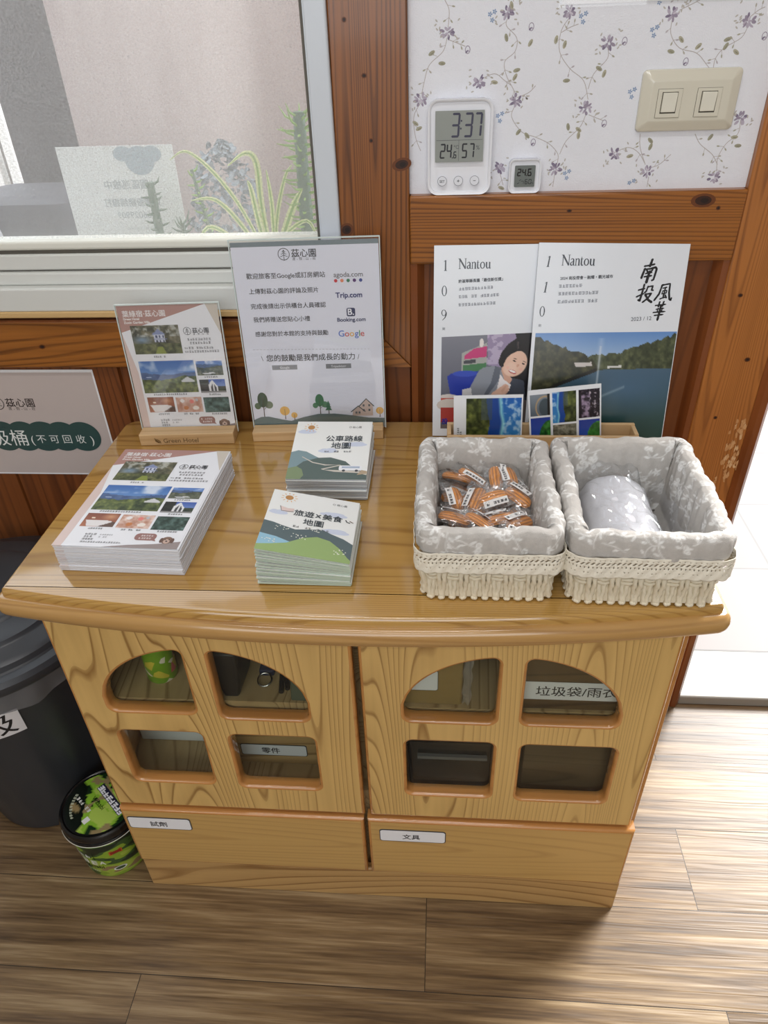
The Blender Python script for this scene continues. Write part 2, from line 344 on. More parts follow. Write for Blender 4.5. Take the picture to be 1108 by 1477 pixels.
# ------------------------------------------------------------------ small raster painter for the printed photographs
RS = np.random.RandomState(5)
def vnoise(h,w,cell):
    gh,gw = int(h/cell)+3,int(w/cell)+3; g = RS.rand(gh,gw); y = np.arange(h)/cell; x = np.arange(w)/cell
    y0 = y.astype(int); x0 = x.astype(int); fy = (y-y0)[:,None]; fx = (x-x0)[None,:]; fy = fy*fy*(3-2*fy); fx = fx*fx*(3-2*fx)
    return (g[y0][:,x0]*(1-fy)*(1-fx)+g[y0][:,x0+1]*(1-fy)*fx+g[y0+1][:,x0]*fy*(1-fx)+g[y0+1][:,x0+1]*fy*fx)
def fbm(h,w,cell,o=3):
    a = np.zeros((h,w)); k = 1.0; t = 0
    for i in range(o): a += k*vnoise(h,w,max(1.0,cell/2**i)); t += k; k *= 0.55
    return a/t
class Pic:
    def __init__(s,w,h,c=(200,200,200)): s.w,s.h = w,h; s.a = np.zeros((h,w,3)); s.a[:] = c; s.Y,s.X = np.mgrid[0:h,0:w]; s.Y = (s.Y+.5)/h; s.X = (s.X+.5)/w
    def put(s, mask, col):
        m = np.clip(mask,0,1)[...,None]; s.a = s.a*(1-m)+np.asarray(col,float)*m; return s
    def vgrad(s, y0,y1,c0,c1, mask=None):
        t = np.clip((s.Y-y0)/(y1-y0),0,1)[...,None]; g = np.asarray(c0,float)*(1-t)+np.asarray(c1,float)*t
        m = ((s.Y >= y0)&(s.Y <= y1)).astype(float) if mask is None else mask
        return s.put(m, g)
    def ell(s, x,y,a,b, col, rot=0, soft=0.1):
        c,d = math.cos(rot),math.sin(rot); X = (s.X-x)*s.w/s.h; Yy = s.Y-y; r = np.sqrt(((X*c+Yy*d)/a)**2+((-X*d+Yy*c)/b)**2)
        return s.put(np.clip((1-r)/soft,0,1), col)
    def poly(s, pts, col):
        m = np.zeros((s.h,s.w),bool); n = len(pts)
        for i in range(n):
            (x1,y1),(x2,y2) = pts[i],pts[(i+1)%n]
            if y1 == y2: continue
            m ^= ((y1 > s.Y) != (y2 > s.Y)) & (s.X < (x2-x1)*(s.Y-y1)/(y2-y1)+x1)
        return s.put(m.astype(float), col)
    def foliage(s, mask, c0, c1, cell=4, pw=1.4):
        n = fbm(s.h,s.w,cell)**pw; n = (n-n.min())/(n.max()-n.min()+1e-9); g = np.asarray(c0,float)*(1-n[...,None])+np.asarray(c1,float)*n[...,None]
        return s.put(mask, g)
def ridge(p, xs, ys): return np.interp(p.X[0], xs, ys)[None,:]+(vnoise(1,p.w,4)[0]-0.5)[None,:]*0.03
# ================================================================== MATERIALS
W_TOP = wood('wood_table_top', (186,146,80), (132,90,40), 'x', 4.6, 34, 0.045, 0.74, 0.7, 0.10, 0.95, (3.1,1.2,0.4), fiber=0.22)
W_DOOR = wood('wood_door', (212,176,110), (134,94,44), 'z', 4.6, 32, 0.075, 0.80, 0.85, 0.3, 0.3, (0.2,0,0.9), fiber=0.2)
W_DOOR2 = wood('wood_door_second', (212,176,110), (134,94,44), 'z', 4.6, 32, 0.075, 0.80, 0.85, 0.3, 0.3, (5.3,2,4.4), fiber=0.2)
W_DRAW = wood('wood_drawer', (200,162,98), (156,114,60), 'x', 5.0, 22, 0.04, 0.7, 0.4, 0.3, 0.3, (1.2,0,0.3), fiber=0.3)
W_PLIN = wood('wood_plinth', (194,156,100), (134,94,48), 'x', 4.2, 16, 0.14, 0.78, 0.9, 0.4, 0.2, (2.2,5,1.3), fiber=0.2)
W_EDGE = wood('wood_lacquer_edge', (190,134,74), (152,100,50), 'x', 6.0, 6, 0.06, 0.7, 0.4, 0.14, 0.8, fiber=0.2)
W_IN = wood('wood_cabinet_inside', (186,160,116), (126,98,62), 'y', 4.6, 24, 0.10, 0.75, 0.9, 0.5, 0.0, (0.7,0.2,0), fiber=0.25)
W_PH = wood('pine_horizontal', (158,98,40), (84,44,14), 'x', 6.0, 34, 0.03, 0.62, 0.75, 0.34, 0.25, (0.3,0.8,0.1), fiber=0.55)
W_PV = wood('pine_vertical', (140,84,36), (76,40,14), 'z', 7.5, 34, 0.025, 0.62, 0.75, 0.34, 0.25, (0.1,0.4,0.2), fiber=0.55)
W_PD = wood('pine_panel', (122,68,30), (80,40,16), 'z', 6.5, 16, 0.05, 0.7, 0.9, 0.42, 0.2, (2.1,0.4,0.2), knots=3.4, fiber=0.35)
W_PR = wood('pine_jamb', (176,112,54), (112,62,26), 'z', 8.0, 30, 0.025, 0.6, 0.6, 0.38, 0.25, (4.1,0.4,0.7), knots=3.4, fiber=0.35)
W_RED = wood('pine_moulding', (132,74,36), (96,48,20), 'z', 6.5, 6, 0.05, 0.7, 0.6, 0.35, 0.3, (1.1,3,0.2), fiber=0.3)
W_LIP = wood('pale_wood_lip', (206,172,118), (170,130,78), 'x', 6.0, 6, 0.08, 0.7, 0.6, 0.5, 0.0, fiber=0.3)
W_BASE = wood('beech', (212,180,136), (186,148,100), 'x', 7.0, 6, 0.06, 0.7, 0.5, 0.5, 0.05, fiber=0.3)
PRINT = attr_mat('printed_paper', 0.5, 0.15); PRINT_GLOSS = attr_mat('printed_gloss_cover', 0.25, 0.35)
WALLP = attr_mat('wallpaper', 0.75, weave=700.0)
ACRYL = film('clear_acrylic', haze=0.02, gloss_rough=0.02)
ACRYL_EDGE = mat('acrylic_edge', (206,218,216), 0.15, spec=0.6)
GLASS = film('cabinet_glass', (244,246,242), 0.004, 0.02, gain=0.55)
PLAST_W = mat('white_plastic', (232,234,240), 0.3); PLAST_G = mat('gloss_white_plastic', (236,238,244), 0.18, coat=0.4)
ALU = mat('white_aluminium', (205,212,220), 0.35, coat=0.1); ALU_L = mat('white_aluminium_track', (214,216,212), 0.4)
GASKET = mat('dark_gasket', (96,92,84), 0.7)
PLASTER = mat('plaster', (216,210,202), 0.9)

# ================================================================== FLOOR (vinyl planks running along x)
def floor_mat():
    m = bpy.data.materials.new('vinyl_planks'); m.use_nodes = True; nt = m.node_tree; N = nt.nodes.new; K = nt.links.new; p = nt.nodes['Principled BSDF']
    tc = N('ShaderNodeTexCoord'); mp = N('ShaderNodeMapping'); mp.inputs['Location'].default_value = (-0.016,0.587,0); K(tc.outputs['Object'], mp.inputs['Vector'])
    br = N('ShaderNodeTexBrick'); br.offset = 0.5; br.offset_frequency = 2; br.inputs['Color1'].default_value = (0,0,0,1); br.inputs['Color2'].default_value = (1,1,1,1); br.inputs['Mortar'].default_value = (0.5,0.5,0.5,1)
    br.inputs['Scale'].default_value = 1.0; br.inputs['Mortar Size'].default_value = 0.0007; br.inputs['Mortar Smooth'].default_value = 0.3; br.inputs['Brick Width'].default_value = 0.914; br.inputs['Row Height'].default_value = 0.1475
    K(mp.outputs[0], br.inputs['Vector'])
    # grain shifted per plank
    cm = N('ShaderNodeVectorMath'); cm.operation = 'MULTIPLY_ADD'; cm.inputs[1].default_value = (7.3,3.1,5.0); K(br.outputs['Color'], cm.inputs[0]); K(tc.outputs['Object'], cm.inputs[2])
    def grain(sx,sy,det,dist):
        g = N('ShaderNodeMapping'); g.inputs['Scale'].default_value = (sx,sy,1); K(cm.outputs[0], g.inputs['Vector'])
        n = N('ShaderNodeTexNoise'); n.inputs['Scale'].default_value = 1; n.inputs['Detail'].default_value = det; n.inputs['Distortion'].default_value = dist; K(g.outputs[0], n.inputs['Vector']); return n
    g1 = grain(2.0,52,6,0.6); g2 = grain(12,260,4,0.2); g3 = grain(1.5,8,2,0.3)
    rp = N('ShaderNodeValToRGB'); e = rp.color_ramp.elements; e[0].position = 0.30; e[0].color = L4((66,50,34)); e[1].position = 0.66; e[1].color = L4((168,146,112))
    n = e.new(0.42); n.color = L4((104,82,56)); n = e.new(0.54); n.color = L4((136,112,80))
    a = N('ShaderNodeMath'); a.operation = 'MULTIPLY_ADD'; a.inputs[1].default_value = 0.35; K(g2.outputs['Fac'], a.inputs[0])
    b = N('ShaderNodeMath'); b.operation = 'MULTIPLY_ADD'; b.inputs[1].default_value = 0.62; b.inputs[2].default_value = -0.13; K(g1.outputs['Fac'], b.inputs[0]); K(b.outputs[0], a.inputs[2])
    c = N('ShaderNodeMath'); c.operation = 'MULTIPLY_ADD'; c.inputs[1].default_value = 0.22; K(g3.outputs['Fac'], c.inputs[0]); K(a.outputs[0], c.inputs[2])
    d = N('ShaderNodeMath'); d.operation = 'MULTIPLY_ADD'; d.inputs[1].default_value = 0.07; K(br.outputs['Color'], d.inputs[0]); K(c.outputs[0], d.inputs[2])
    K(d.outputs[0], rp.inputs[0])
    mx = N('ShaderNodeMix'); mx.data_type = 'RGBA'; mx.inputs[7].default_value = L4((40,30,22)); K(br.outputs['Fac'], mx.inputs[0]); K(rp.outputs[0], mx.inputs[6]); K(mx.outputs[2], p.inputs['Base Color'])
    bp = N('ShaderNodeBump'); bp.inputs['Strength'].default_value = 0.6; bp.inputs['Distance'].default_value = 0.0016
    h = grain(2.6,64,2,1.4); K(h.outputs['Fac'], bp.inputs['Height']); K(bp.outputs['Normal'], p.inputs['Normal'])
    p.inputs['Roughness'].default_value = 0.36; p.inputs['Specular IOR Level'].default_value = 0.5
    return m
fl = MB().box(-2.0,2.4,-3.0,0.02,-0.05,0.0).build('floor', floor_mat()); struct(fl)

# ================================================================== ROOM SHELL
def sbox(name, b, m, bevel=0.0): return struct(MB().box(*b).build(name, m, bevel=bevel))
sbox('ceiling', (-2.05,2.45,-3.05,0.14,2.5,2.56), PLASTER)
sbox('wall_left', (-2.05,-2.0,-3.05,0.14,0,2.5), PLASTER)
sbox('wall_right', (2.4,2.45,-3.05,0.14,0,2.5), PLASTER)
sbox('wall_front', (-2.05,2.45,-3.08,-3.0,0,2.5), PLASTER)
# back wall around the window (x -1.1..0.31, z 0.93..2.1) and the doorway (x 1.009..1.95, z 0..2.1)
mb = MB(); mb.box(-2.0,-1.1,0.024,0.14,0,2.5); mb.box(-1.1,0.345,0.024,0.14,0,0.90); mb.box(-1.1,0.345,0.024,0.14,2.1,2.5)
mb.box(0.345,0.90,0.024,0.14,0,2.5); mb.box(0.90,1.95,0.024,0.14,2.12,2.5); mb.box(1.95,2.4,0.024,0.14,0,2.5)
struct(mb.build('wall_back', PLASTER))
# boarded dado under the window and under the wallpaper: boards in a single tongue-and-groove sheet
def boards(name, xs, z0, z1, m, y=0.012):
    mb = MB()
    for a,b in zip(xs[:-1],xs[1:]):
        g = 0.003; mb.rings([[(a,y+0.006,z),(a+g,y,z),(b-g,y,z),(b,y+0.006,z)] for z in (z0,z1)], closed=False)
    mb.box(xs[0],xs[-1],y+0.006,0.024,z0,z1); return struct(mb.build(name, m))
boards('wall_back_boards_window', [-2.0,-1.8,-1.55,-1.3,-1.05,-0.80,-0.55,-0.302,-0.052,0.20,0.4383], 0.0, 0.80, W_PD)
boards('wall_back_boards_right', [0.4383,0.60,0.745,0.895], 0.0, 0.96, W_PD)
struct(MB().box(-2.0,0.395,0.0,0.024,0.789,0.868).build('trim_1', W_PH, bevel=0.002))       # rail under the window
# mitred end of that rail meeting the stud
mb = MB(); mb.rings([[(x,y,z) for x,z in ((0.395,0.8355),(0.395,0.789),(0.4383,0.789))] for y in (0.0,0.024)], cap0=True, cap1=True)
mb.rings([[(x,y,z) for x,z in ((0.339,0.868),(0.395,0.868),(0.395,0.8355))] for y in (0.0,0.024)], cap0=True, cap1=True); struct(mb.build('trim_2', W_PH))
mb = MB(); mb.rings([[(x,y,z) for x,z in ((0.339,2.5),(0.339,0.868),(0.3955,0.868),(0.3955,0.8352),(0.4383,0.7895),(0.4383,2.5))] for y in (0.0,0.024)], cap0=True, cap1=True)
struct(mb.build('trim_3', W_PV, bevel=0.002))                                                # stud between window and wallpaper
struct(MB().box(0.4386,0.8948,-0.003,0.024,0.951,1.0448).build('trim_4', W_PH, bevel=0.0025))  # rail under the wallpaper
struct(MB().box(0.895,0.986,0.0,0.14,0,2.2).build('trim_5', W_PR, bevel=0.003))                # door jamb
mb = MB(); mb.rings([[(0.985,0.0,z),(0.992,-0.006,z),(1.002,-0.006,z),(1.0093,0.002,z),(1.0093,0.14,z),(0.985,0.14,z)] for z in (0,2.12)], cap0=True, cap1=True); struct(mb.build('trim_6', W_RED))
mb = MB()
for x0,x1 in ((0.4386,0.459),(0.8745,0.8948)):
    mb.rings([[(x0,0.02,z),(x0,0.002,z),((x0+x1)/2,-0.001,z),(x1,0.012,z),(x1,0.02,z)] if x0 < 0.6 else [(x1,0.02,z),(x1,0.002,z),((x0+x1)/2,-0.001,z),(x0,0.012,z),(x0,0.02,z)] for z in (0,0.951)])
struct(mb.build('trim_7', W_RED, smooth=25))
struct(MB().box(1.95,2.04,-0.004,0.14,0,2.2).build('trim_8', W_PR, bevel=0.003)); struct(MB().box(0.895,2.04,-0.003,0.14,2.1,2.2).build('trim_9', W_PH, bevel=0.003))
struct(MB().box(-2.0,0.339,-0.014,0.03,0.8785,0.8885).build('trim_10', W_LIP, bevel=0.002))    # pale lip under the window
struct(MB().box(-2.0,0.339,-0.002,0.03,0.868,0.8712).build('trim_11', W_RED))
# worn, chipped lacquer on the jamb edge
rd = random.Random(3); s = Sheet(1,1,0.02,(190,126,70))
for k in range(60):
    u = 975+rd.gauss(-1,9); v = rd.choice((rd.uniform(575,700),rd.gauss(640,28))); 
    if u > 1006: u = 1004
    n = rd.randint(5,8); pts = [(u+rd.uniform(.5,1)*rd.uniform(1,4.5)*math.cos(2*PI*q/n), v+rd.uniform(.5,1)*rd.uniform(3,11)*math.sin(2*PI*q/n)) for q in range(n)]
    s.poly(pts, rd.choice(((206,160,112),(196,146,96),(216,178,134))), 1+(k%4))
wr = s.build('worn_lacquer', PRINT, None, pose(0,-0.0006,0)); wr.parent = bpy.data.objects['trim_5']

# knots in the pine
def knots(parent, y, lst):
    s = Sheet.__new__(Sheet); s.w = s.h = 1; s.v = []; s.f = []; s.c = []
    for x,z,a,b,r in lst:
        s.ell(x*1000,z*1000,a*1.5,b*1.5,(104,56,22),1,r,18); s.ell(x*1000,z*1000,a,b,(54,26,12),2,r,16); s.ell(x*1000+a*.15,z*1000,a*.5,b*.55,(30,14,8),3,r,12)
    o = s.build('knot', PRINT, bpy.data.objects[parent], pose(0,y,0))
knots('trim_3',-0.0002,[(0.4285,1.085,9,5.5,.2),(0.3475,1.001,7,6,.4),(0.382,1.19,2.5,2,0),(0.388,1.115,2.2,2,0),(0.36,1.25,2,2,0)])
knots('trim_4',-0.0032,[(0.838,1.032,11,6,0),(0.66,1.022,2.5,1.6,0),(0.86,1.022,2,2,0),(0.70,0.972,2,1.6,0)])
knots('trim_1',-0.0002,[(-0.165,0.826,4,2.6,.2),(-0.02,0.84,2,1.4,0),(0.05,0.815,2.2,1.5,0)])
knots('trim_5',-0.0002,[(0.955,0.80,3,2.5,0),(0.93,0.70,2,2,0),(0.92,0.90,2.5,2,0),(0.945,1.0,3,4,0)])

# ================================================================== WALLPAPER
def wallpaper():
    y = 0.012; kx = (y-CAM[1])/(0-CAM[1]); x0,z0,x1,z1 = 0.4386,1.0448,0.8948,2.5
    X = lambda x: ((0.484546+(x-0.484546)*kx)-x0)*1000; Z = lambda z: ((1.261828+(z-1.261828)*kx)-z0)*1000
    s = Sheet((x1-x0)*1000,(z1-z0)*1000,11.9,(234,236,243))
    PUR = [(158,148,166),(186,178,194),(134,124,146)]; GRN = [(164,162,142),(178,174,154)]; GRY = (188,181,179)
    peony=[(0.4884,1.2326),(0.5611,1.2511),(0.6352,1.2487),(0.6846,1.2159),(0.7565,1.2431),(0.8474,1.2327),(0.4546,1.1614),(0.577,1.157),(0.6678,1.1462),(0.6355,1.0753),(0.7575,1.0693),(0.8473,1.0603),(0.5291,1.1785),(0.7115,1.0912),(0.864,1.1295),(0.5611,1.0777)]
    bud=[(0.5135,1.214),(0.5904,1.2354),(0.6929,1.1279),(0.8706,1.2172),(0.6035,1.108),(0.705,1.2171),(0.7827,1.1934)]
    blue=[(0.6516,1.2413),(0.7385,1.2248),(0.5576,1.1372),(0.6515,1.0664),(0.7225,1.16),(0.7391,1.0527),(0.5419,1.2466)]
    leaf=[(0.4686,1.2117),(0.4816,1.2004),(0.5607,1.2251),(0.5486,1.178),(0.5759,1.1903),(0.5742,1.1829),(0.6217,1.2214),(0.6327,1.2158),(0.6391,1.1773),(0.6779,1.1892),(0.685,1.1835),(0.7726,1.2168),(0.7627,1.2047),(0.8277,1.2151),(0.8273,1.2081),(0.841,1.2017),(0.6471,1.1251),(0.6616,1.1147),(0.6608,1.1216),(0.5832,1.1206),(0.5947,1.1163),(0.4477,1.134),(0.4522,1.1279),(0.5649,1.0526),(0.7554,1.1065),(0.7567,1.0992),(0.7319,1.0886),(0.8312,1.1087),(0.8616,1.108),(0.8684,1.0978),(0.7946,1.2091),(0.5906,1.2188)]
    stems=[[(0.4841,1.2656),(0.4896,1.2552),(0.4887,1.2379)],[(0.4876,1.2273),(0.4827,1.2131),(0.4656,1.199),(0.4591,1.1805),(0.456,1.1672)],[(0.4889,1.2255),(0.4996,1.2216),(0.5104,1.2177)],[(0.4396,1.2016),(0.4504,1.1901),(0.4591,1.1786)],[(0.5615,1.246),(0.5599,1.2374),(0.5733,1.2247),(0.5723,1.2104),(0.5602,1.1999),(0.5633,1.1851),(0.573,1.1698),(0.5766,1.162)],[(0.529,1.1804),(0.5481,1.1873),(0.5615,1.1795),(0.5706,1.1736)],[(0.5781,1.1601),(0.5929,1.1654),(0.6009,1.1728)],[(0.5773,1.1524),(0.573,1.1388),(0.5877,1.1205),(0.6061,1.114),(0.6248,1.1055),(0.6373,1.0928),(0.6373,1.0803)],[(0.6358,1.2436),(0.627,1.23),(0.6272,1.2088),(0.6419,1.1902),(0.6605,1.1767),(0.6687,1.1557)],[(0.6851,1.2124),(0.6869,1.1998),(0.6723,1.1838),(0.6673,1.1672)],[(0.6272,1.2283),(0.637,1.2332),(0.6469,1.2363)],[(0.6685,1.1403),(0.6626,1.1247),(0.6467,1.109),(0.6396,1.0928)],[(0.6719,1.1383),(0.6833,1.1341),(0.6916,1.1311)],[(0.7579,1.2362),(0.7593,1.2224),(0.7723,1.208),(0.794,1.202),(0.8092,1.189),(0.8144,1.1841)],[(0.8486,1.2282),(0.8435,1.2163),(0.8257,1.2064),(0.8179,1.1959),(0.8177,1.184)],[(0.7647,1.2462),(0.7794,1.2524),(0.7866,1.2555)],[(0.8484,1.2367),(0.8566,1.2432),(0.8637,1.2463)],[(0.4546,1.1576),(0.4456,1.142),(0.4476,1.1178),(0.4544,1.1011)],[(0.7408,1.1148),(0.7436,1.0986),(0.7538,1.0778)],[(0.7112,1.0932),(0.728,1.099),(0.7424,1.0925),(0.7525,1.0799)],[(0.759,1.0735),(0.7717,1.0774),(0.7849,1.0895)],[(0.8108,1.1132),(0.8199,1.1009),(0.8379,1.0883),(0.8474,1.0758)],[(0.8645,1.1276),(0.8649,1.1119),(0.8526,1.1002),(0.8463,1.0841),(0.8484,1.0674)],[(0.5614,1.0734),(0.5671,1.0561)],[(0.6359,1.0719),(0.6346,1.0526)],[(0.7609,1.0629),(0.7609,1.0501)]]
    rd = random.Random(11)
    def smooth(p):
        out = []
        for i in range(len(p)-1):
            a,b,c,d = [Vector(p[max(0,min(len(p)-1,i+k))]) for k in (-1,0,1,2)]
            for k in range(5):
                t = k/5; out.append(tuple(0.5*((2*b)+(c-a)*t+(2*a-5*b+4*c-d)*t*t+(3*b-a-3*c+d)*t**3)))
        return out+[p[-1]]
    for rep in (0.0, 0.205, 0.41):
        for st in stems:
            p = [(X(a),Z(b+rep)) for a,b in st]
            if any(not (1 < q[0] < s.w-1 and 1 < q[1] < s.h-1) for q in p): continue
            sp = smooth(p); s.line(sp, 0.8, GRY, 1)
            for q in range(3,len(sp)-1,4):
                for sg in ((-1,1) if rd.random() < .45 else (rd.choice((-1,1)),)):
                    a,b = sp[q],sp[q+1]; t = math.atan2(b[1]-a[1],b[0]-a[0])+sg*rd.uniform(.7,1.2); L = rd.uniform(4,8); e = (a[0]+L*math.cos(t),a[1]+L*math.sin(t))
                    if 4 < e[0] < s.w-4 and 4 < e[1] < s.h-4: s.line([a,e],0.5,GRY,1); s.ell(e[0],e[1],2.1,0.95,rd.choice(((176,174,158),(190,184,190),(184,180,170))),2,t,8)
        for a,b in leaf:
            u,v = X(a),Z(b+rep); r = rd.uniform(0,PI)
            if not (5 < u < s.w-5 and 5 < v < s.h-5): continue
            s.ell(u,v,4.6,2.3, rd.choice(GRN), 2, r, 10); s.ell(u+0.5,v-0.5,2.6,0.7, (146,144,124), 3, r, 8)
        for a,b in peony:
            u,v = X(a),Z(b+rep)
            if not (9 < u < s.w-9 and 9 < v < s.h-9): continue
            for k in range(9):
                t = 2*PI*k/9+rd.uniform(-.3,.3); q = rd.uniform(3.8,7.6); s.ell(u+q*math.cos(t),v+q*0.85*math.sin(t),rd.uniform(2.6,3.9),rd.uniform(1.2,2.0), rd.choice(PUR), 2, t+rd.uniform(-.5,.5), 9)
            for k in range(5):
                t = rd.uniform(0,2*PI); s.ell(u+2.6*math.cos(t),v+2.6*math.sin(t),2.6,1.1, rd.choice(((206,200,212),PUR[0],PUR[1])), 3, t, 8)
            for k in range(11):
                uu,vv = u+rd.uniform(7,16)*rd.choice((-1,1)),v+rd.uniform(-14,14)
                if 4 < uu < s.w-4 and 4 < vv < s.h-4: s.ell(uu,vv,2.0,0.9,(192,188,182),2,rd.uniform(0,PI),8)
        for a,b in bud:
            u,v = X(a),Z(b+rep)
            if not (6 < u < s.w-6 and 6 < v < s.h-6): continue
            s.ring(u,v,3.4,4.6,0.8,PUR[0],2,12); s.ell(u-1.2,v-2.0,2.2,1.0,PUR[2],3,0.8,8); s.ell(u+1.4,v-1.6,1.8,0.8,PUR[1],3,2.2,8)
        for a,b in blue:
            for da,db in ((-2.5,3.0),(3,5.5),(0.5,-3)):
                u,v = X(a)+da,Z(b+rep)+db
                if not (6 < u < s.w-6 and 6 < v < s.h-6): continue
                for k in range(5):
                    t = 2*PI*k/5; s.ell(u+1.7*math.cos(t),v+1.7*math.sin(t),1.3,0.8,(142,164,196),2,t,8)
    o = s.build('wall_back_wallpaper', WALLP, None, pose(x0,y,z0)); struct(o)
wallpaper()

# ================================================================== WINDOW
win = struct(MB().box(0.309,0.339,-0.006,0.05,0.888,2.1).box(-1.1,-1.06,-0.006,0.05,0.888,2.1).box(-1.1,0.339,-0.006,0.05,2.06,2.1).build('window_1', ALU, bevel=0.003))
def wpart(name, b, m, bev=0.0): o = MB(); [o.box(*q) for q in b]; return o.build(name, m, win, bevel=bev)
wpart('bottom_track', [(-1.1,0.309,-0.012,0.06,0.888,0.9245),(-1.1,0.309,0.004,0.06,0.9245,0.944),(-1.1,0.309,0.010,0.06,0.946,0.970)], ALU_L, 0.003)
wpart('gasket', [(-1.1,0.309,0.014,0.05,0.944,0.977),(0.3045,0.3095,0.002,0.03,0.976,2.06)], GASKET)
wpart('sash_rail', [(-1.1,0.306,0.008,0.045,0.976,0.9895)], mat('sash_bead',(226,226,216),0.5), 0.004)
def screen_mat():
    m = bpy.data.materials.new('insect_screen'); m.use_nodes = True; nt = m.node_tree; nt.nodes.clear(); N = nt.nodes.new; K = nt.links.new
    out = N('ShaderNodeOutputMaterial'); tr = N('ShaderNodeBsdfTransparent'); df = N('ShaderNodeBsdfDiffuse'); tl = N('ShaderNodeBsdfTranslucent'); ad = N('ShaderNodeMixShader'); mx = N('ShaderNodeMixShader')
    df.inputs[0].default_value = L4((206,206,206)); tl.inputs[0].default_value = L4((225,225,222)); ad.inputs[0].default_value = 0.6
    tc = N('ShaderNodeTexCoord'); v = []
    for ax,(sx,sz) in (('X',(1,0.3)),('Z',(0.3,1))):
        mp = N('ShaderNodeMapping'); mp.inputs['Scale'].default_value = (sx*800,1,sz*800); nz = N('ShaderNodeTexNoise'); nz.inputs['Scale'].default_value = 1; nz.inputs['Detail'].default_value = 2
        K(tc.outputs['Object'], mp.inputs['Vector']); K(mp.outputs[0], nz.inputs['Vector']); v.append(nz)
    a = N('ShaderNodeMath'); a.operation = 'ADD'; K(v[0].outputs['Fac'], a.inputs[0]); K(v[1].outputs['Fac'], a.inputs[1])
    r = N('ShaderNodeMapRange'); r.inputs[1].default_value = 0.7; r.inputs[2].default_value = 1.3; r.inputs[3].default_value = 0.12; r.inputs[4].default_value = 0.34; K(a.outputs[0], r.inputs[0])
    K(df.outputs[0], ad.inputs[1]); K(tl.outputs[0], ad.inputs[2]); K(r.outputs[0], mx.inputs[0]); K(tr.outputs[0], mx.inputs[1]); K(ad.outputs[0], mx.inputs[2]); K(mx.outputs[0], out.inputs[0])
    return m
MB().box(-1.08,0.307,0.0225,0.0228,0.985,2.07).build('insect_screen', screen_mat(), win, smooth=0)

# ================================================================== OUTSIDE
TILE = None
def tile_mat():
    m = bpy.data.materials.new('terrace_tiles'); m.use_nodes = True; nt = m.node_tree; N = nt.nodes.new; K = nt.links.new; p = nt.nodes['Principled BSDF']
    tc = N('ShaderNodeTexCoord'); mp = N('ShaderNodeMapping'); mp.inputs['Location'].default_value = (-0.16,-0.146,0); K(tc.outputs['Object'], mp.inputs['Vector'])
    br = N('ShaderNodeTexBrick'); br.offset = 0.0; br.inputs['Color1'].default_value = L4((124,120,116)); br.inputs['Color2'].default_value = L4((126,100,94)); br.inputs['Mortar'].default_value = L4((92,88,84))
    br.inputs['Scale'].default_value = 1; br.inputs['Mortar Size'].default_value = 0.003; br.inputs['Brick Width'].default_value = 0.30; br.inputs['Row Height'].default_value = 0.30
    K(mp.outputs[0], br.inputs['Vector']); K(br.outputs['Color'], p.inputs['Base Color']); p.inputs['Roughness'].default_value = 0.5
    return m
struct(MB().box(-4,6,0.145,5,-0.10,0.02).build('floor_terrace', tile_mat()))
struct(MB().box(1.0095,1.95,0.004,0.145,-0.02,0.022).build('trim_12', mat('white_threshold_stone',(150,146,138),0.4,bump=(30,0.2,0.002)), bevel=0.004))
def concrete(name, c0, c1):
    m = bpy.data.materials.new(name); m.use_nodes = True; nt = m.node_tree; N = nt.nodes.new; K = nt.links.new; p = nt.nodes['Principled BSDF']
    tc = N('ShaderNodeTexCoord'); mp = N('ShaderNodeMapping'); mp.inputs['Scale'].default_value = (3,3,0.7); K(tc.outputs['Object'], mp.inputs['Vector']); nz = N('ShaderNodeTexNoise'); nz.inputs['Scale'].default_value = 1.5; nz.inputs['Detail'].default_value = 5
    K(mp.outputs[0], nz.inputs['Vector']); mx = N('ShaderNodeMix'); mx.data_type = 'RGBA'; mx.inputs[6].default_value = L4(c0); mx.inputs[7].default_value = L4(c1)
    r = N('ShaderNodeMapRange'); r.inputs[1].default_value = 0.35; r.inputs[2].default_value = 0.65; K(nz.outputs['Fac'], r.inputs[0]); K(r.outputs[0], mx.inputs[0]); K(mx.outputs[2], p.inputs['Base Color']); p.inputs['Roughness'].default_value = 0.9
    return m
struct(MB().box(-0.394,0.92,0.8,0.95,0.02,2.6).build('wall_outside_pink', concrete('pink_render',(176,160,158),(208,196,194))))
struct(MB().box(-0.638,-0.40,0.94,1.0,0.02,2.6).build('wall_outside_grey', concrete('grey_render',(62,58,58),(80,76,76))))
struct(MB().box(-1.0,0.34,0.145,0.42,0.86,0.90).build('trim_13', mat('outside_sill',(170,160,152),0.8)))
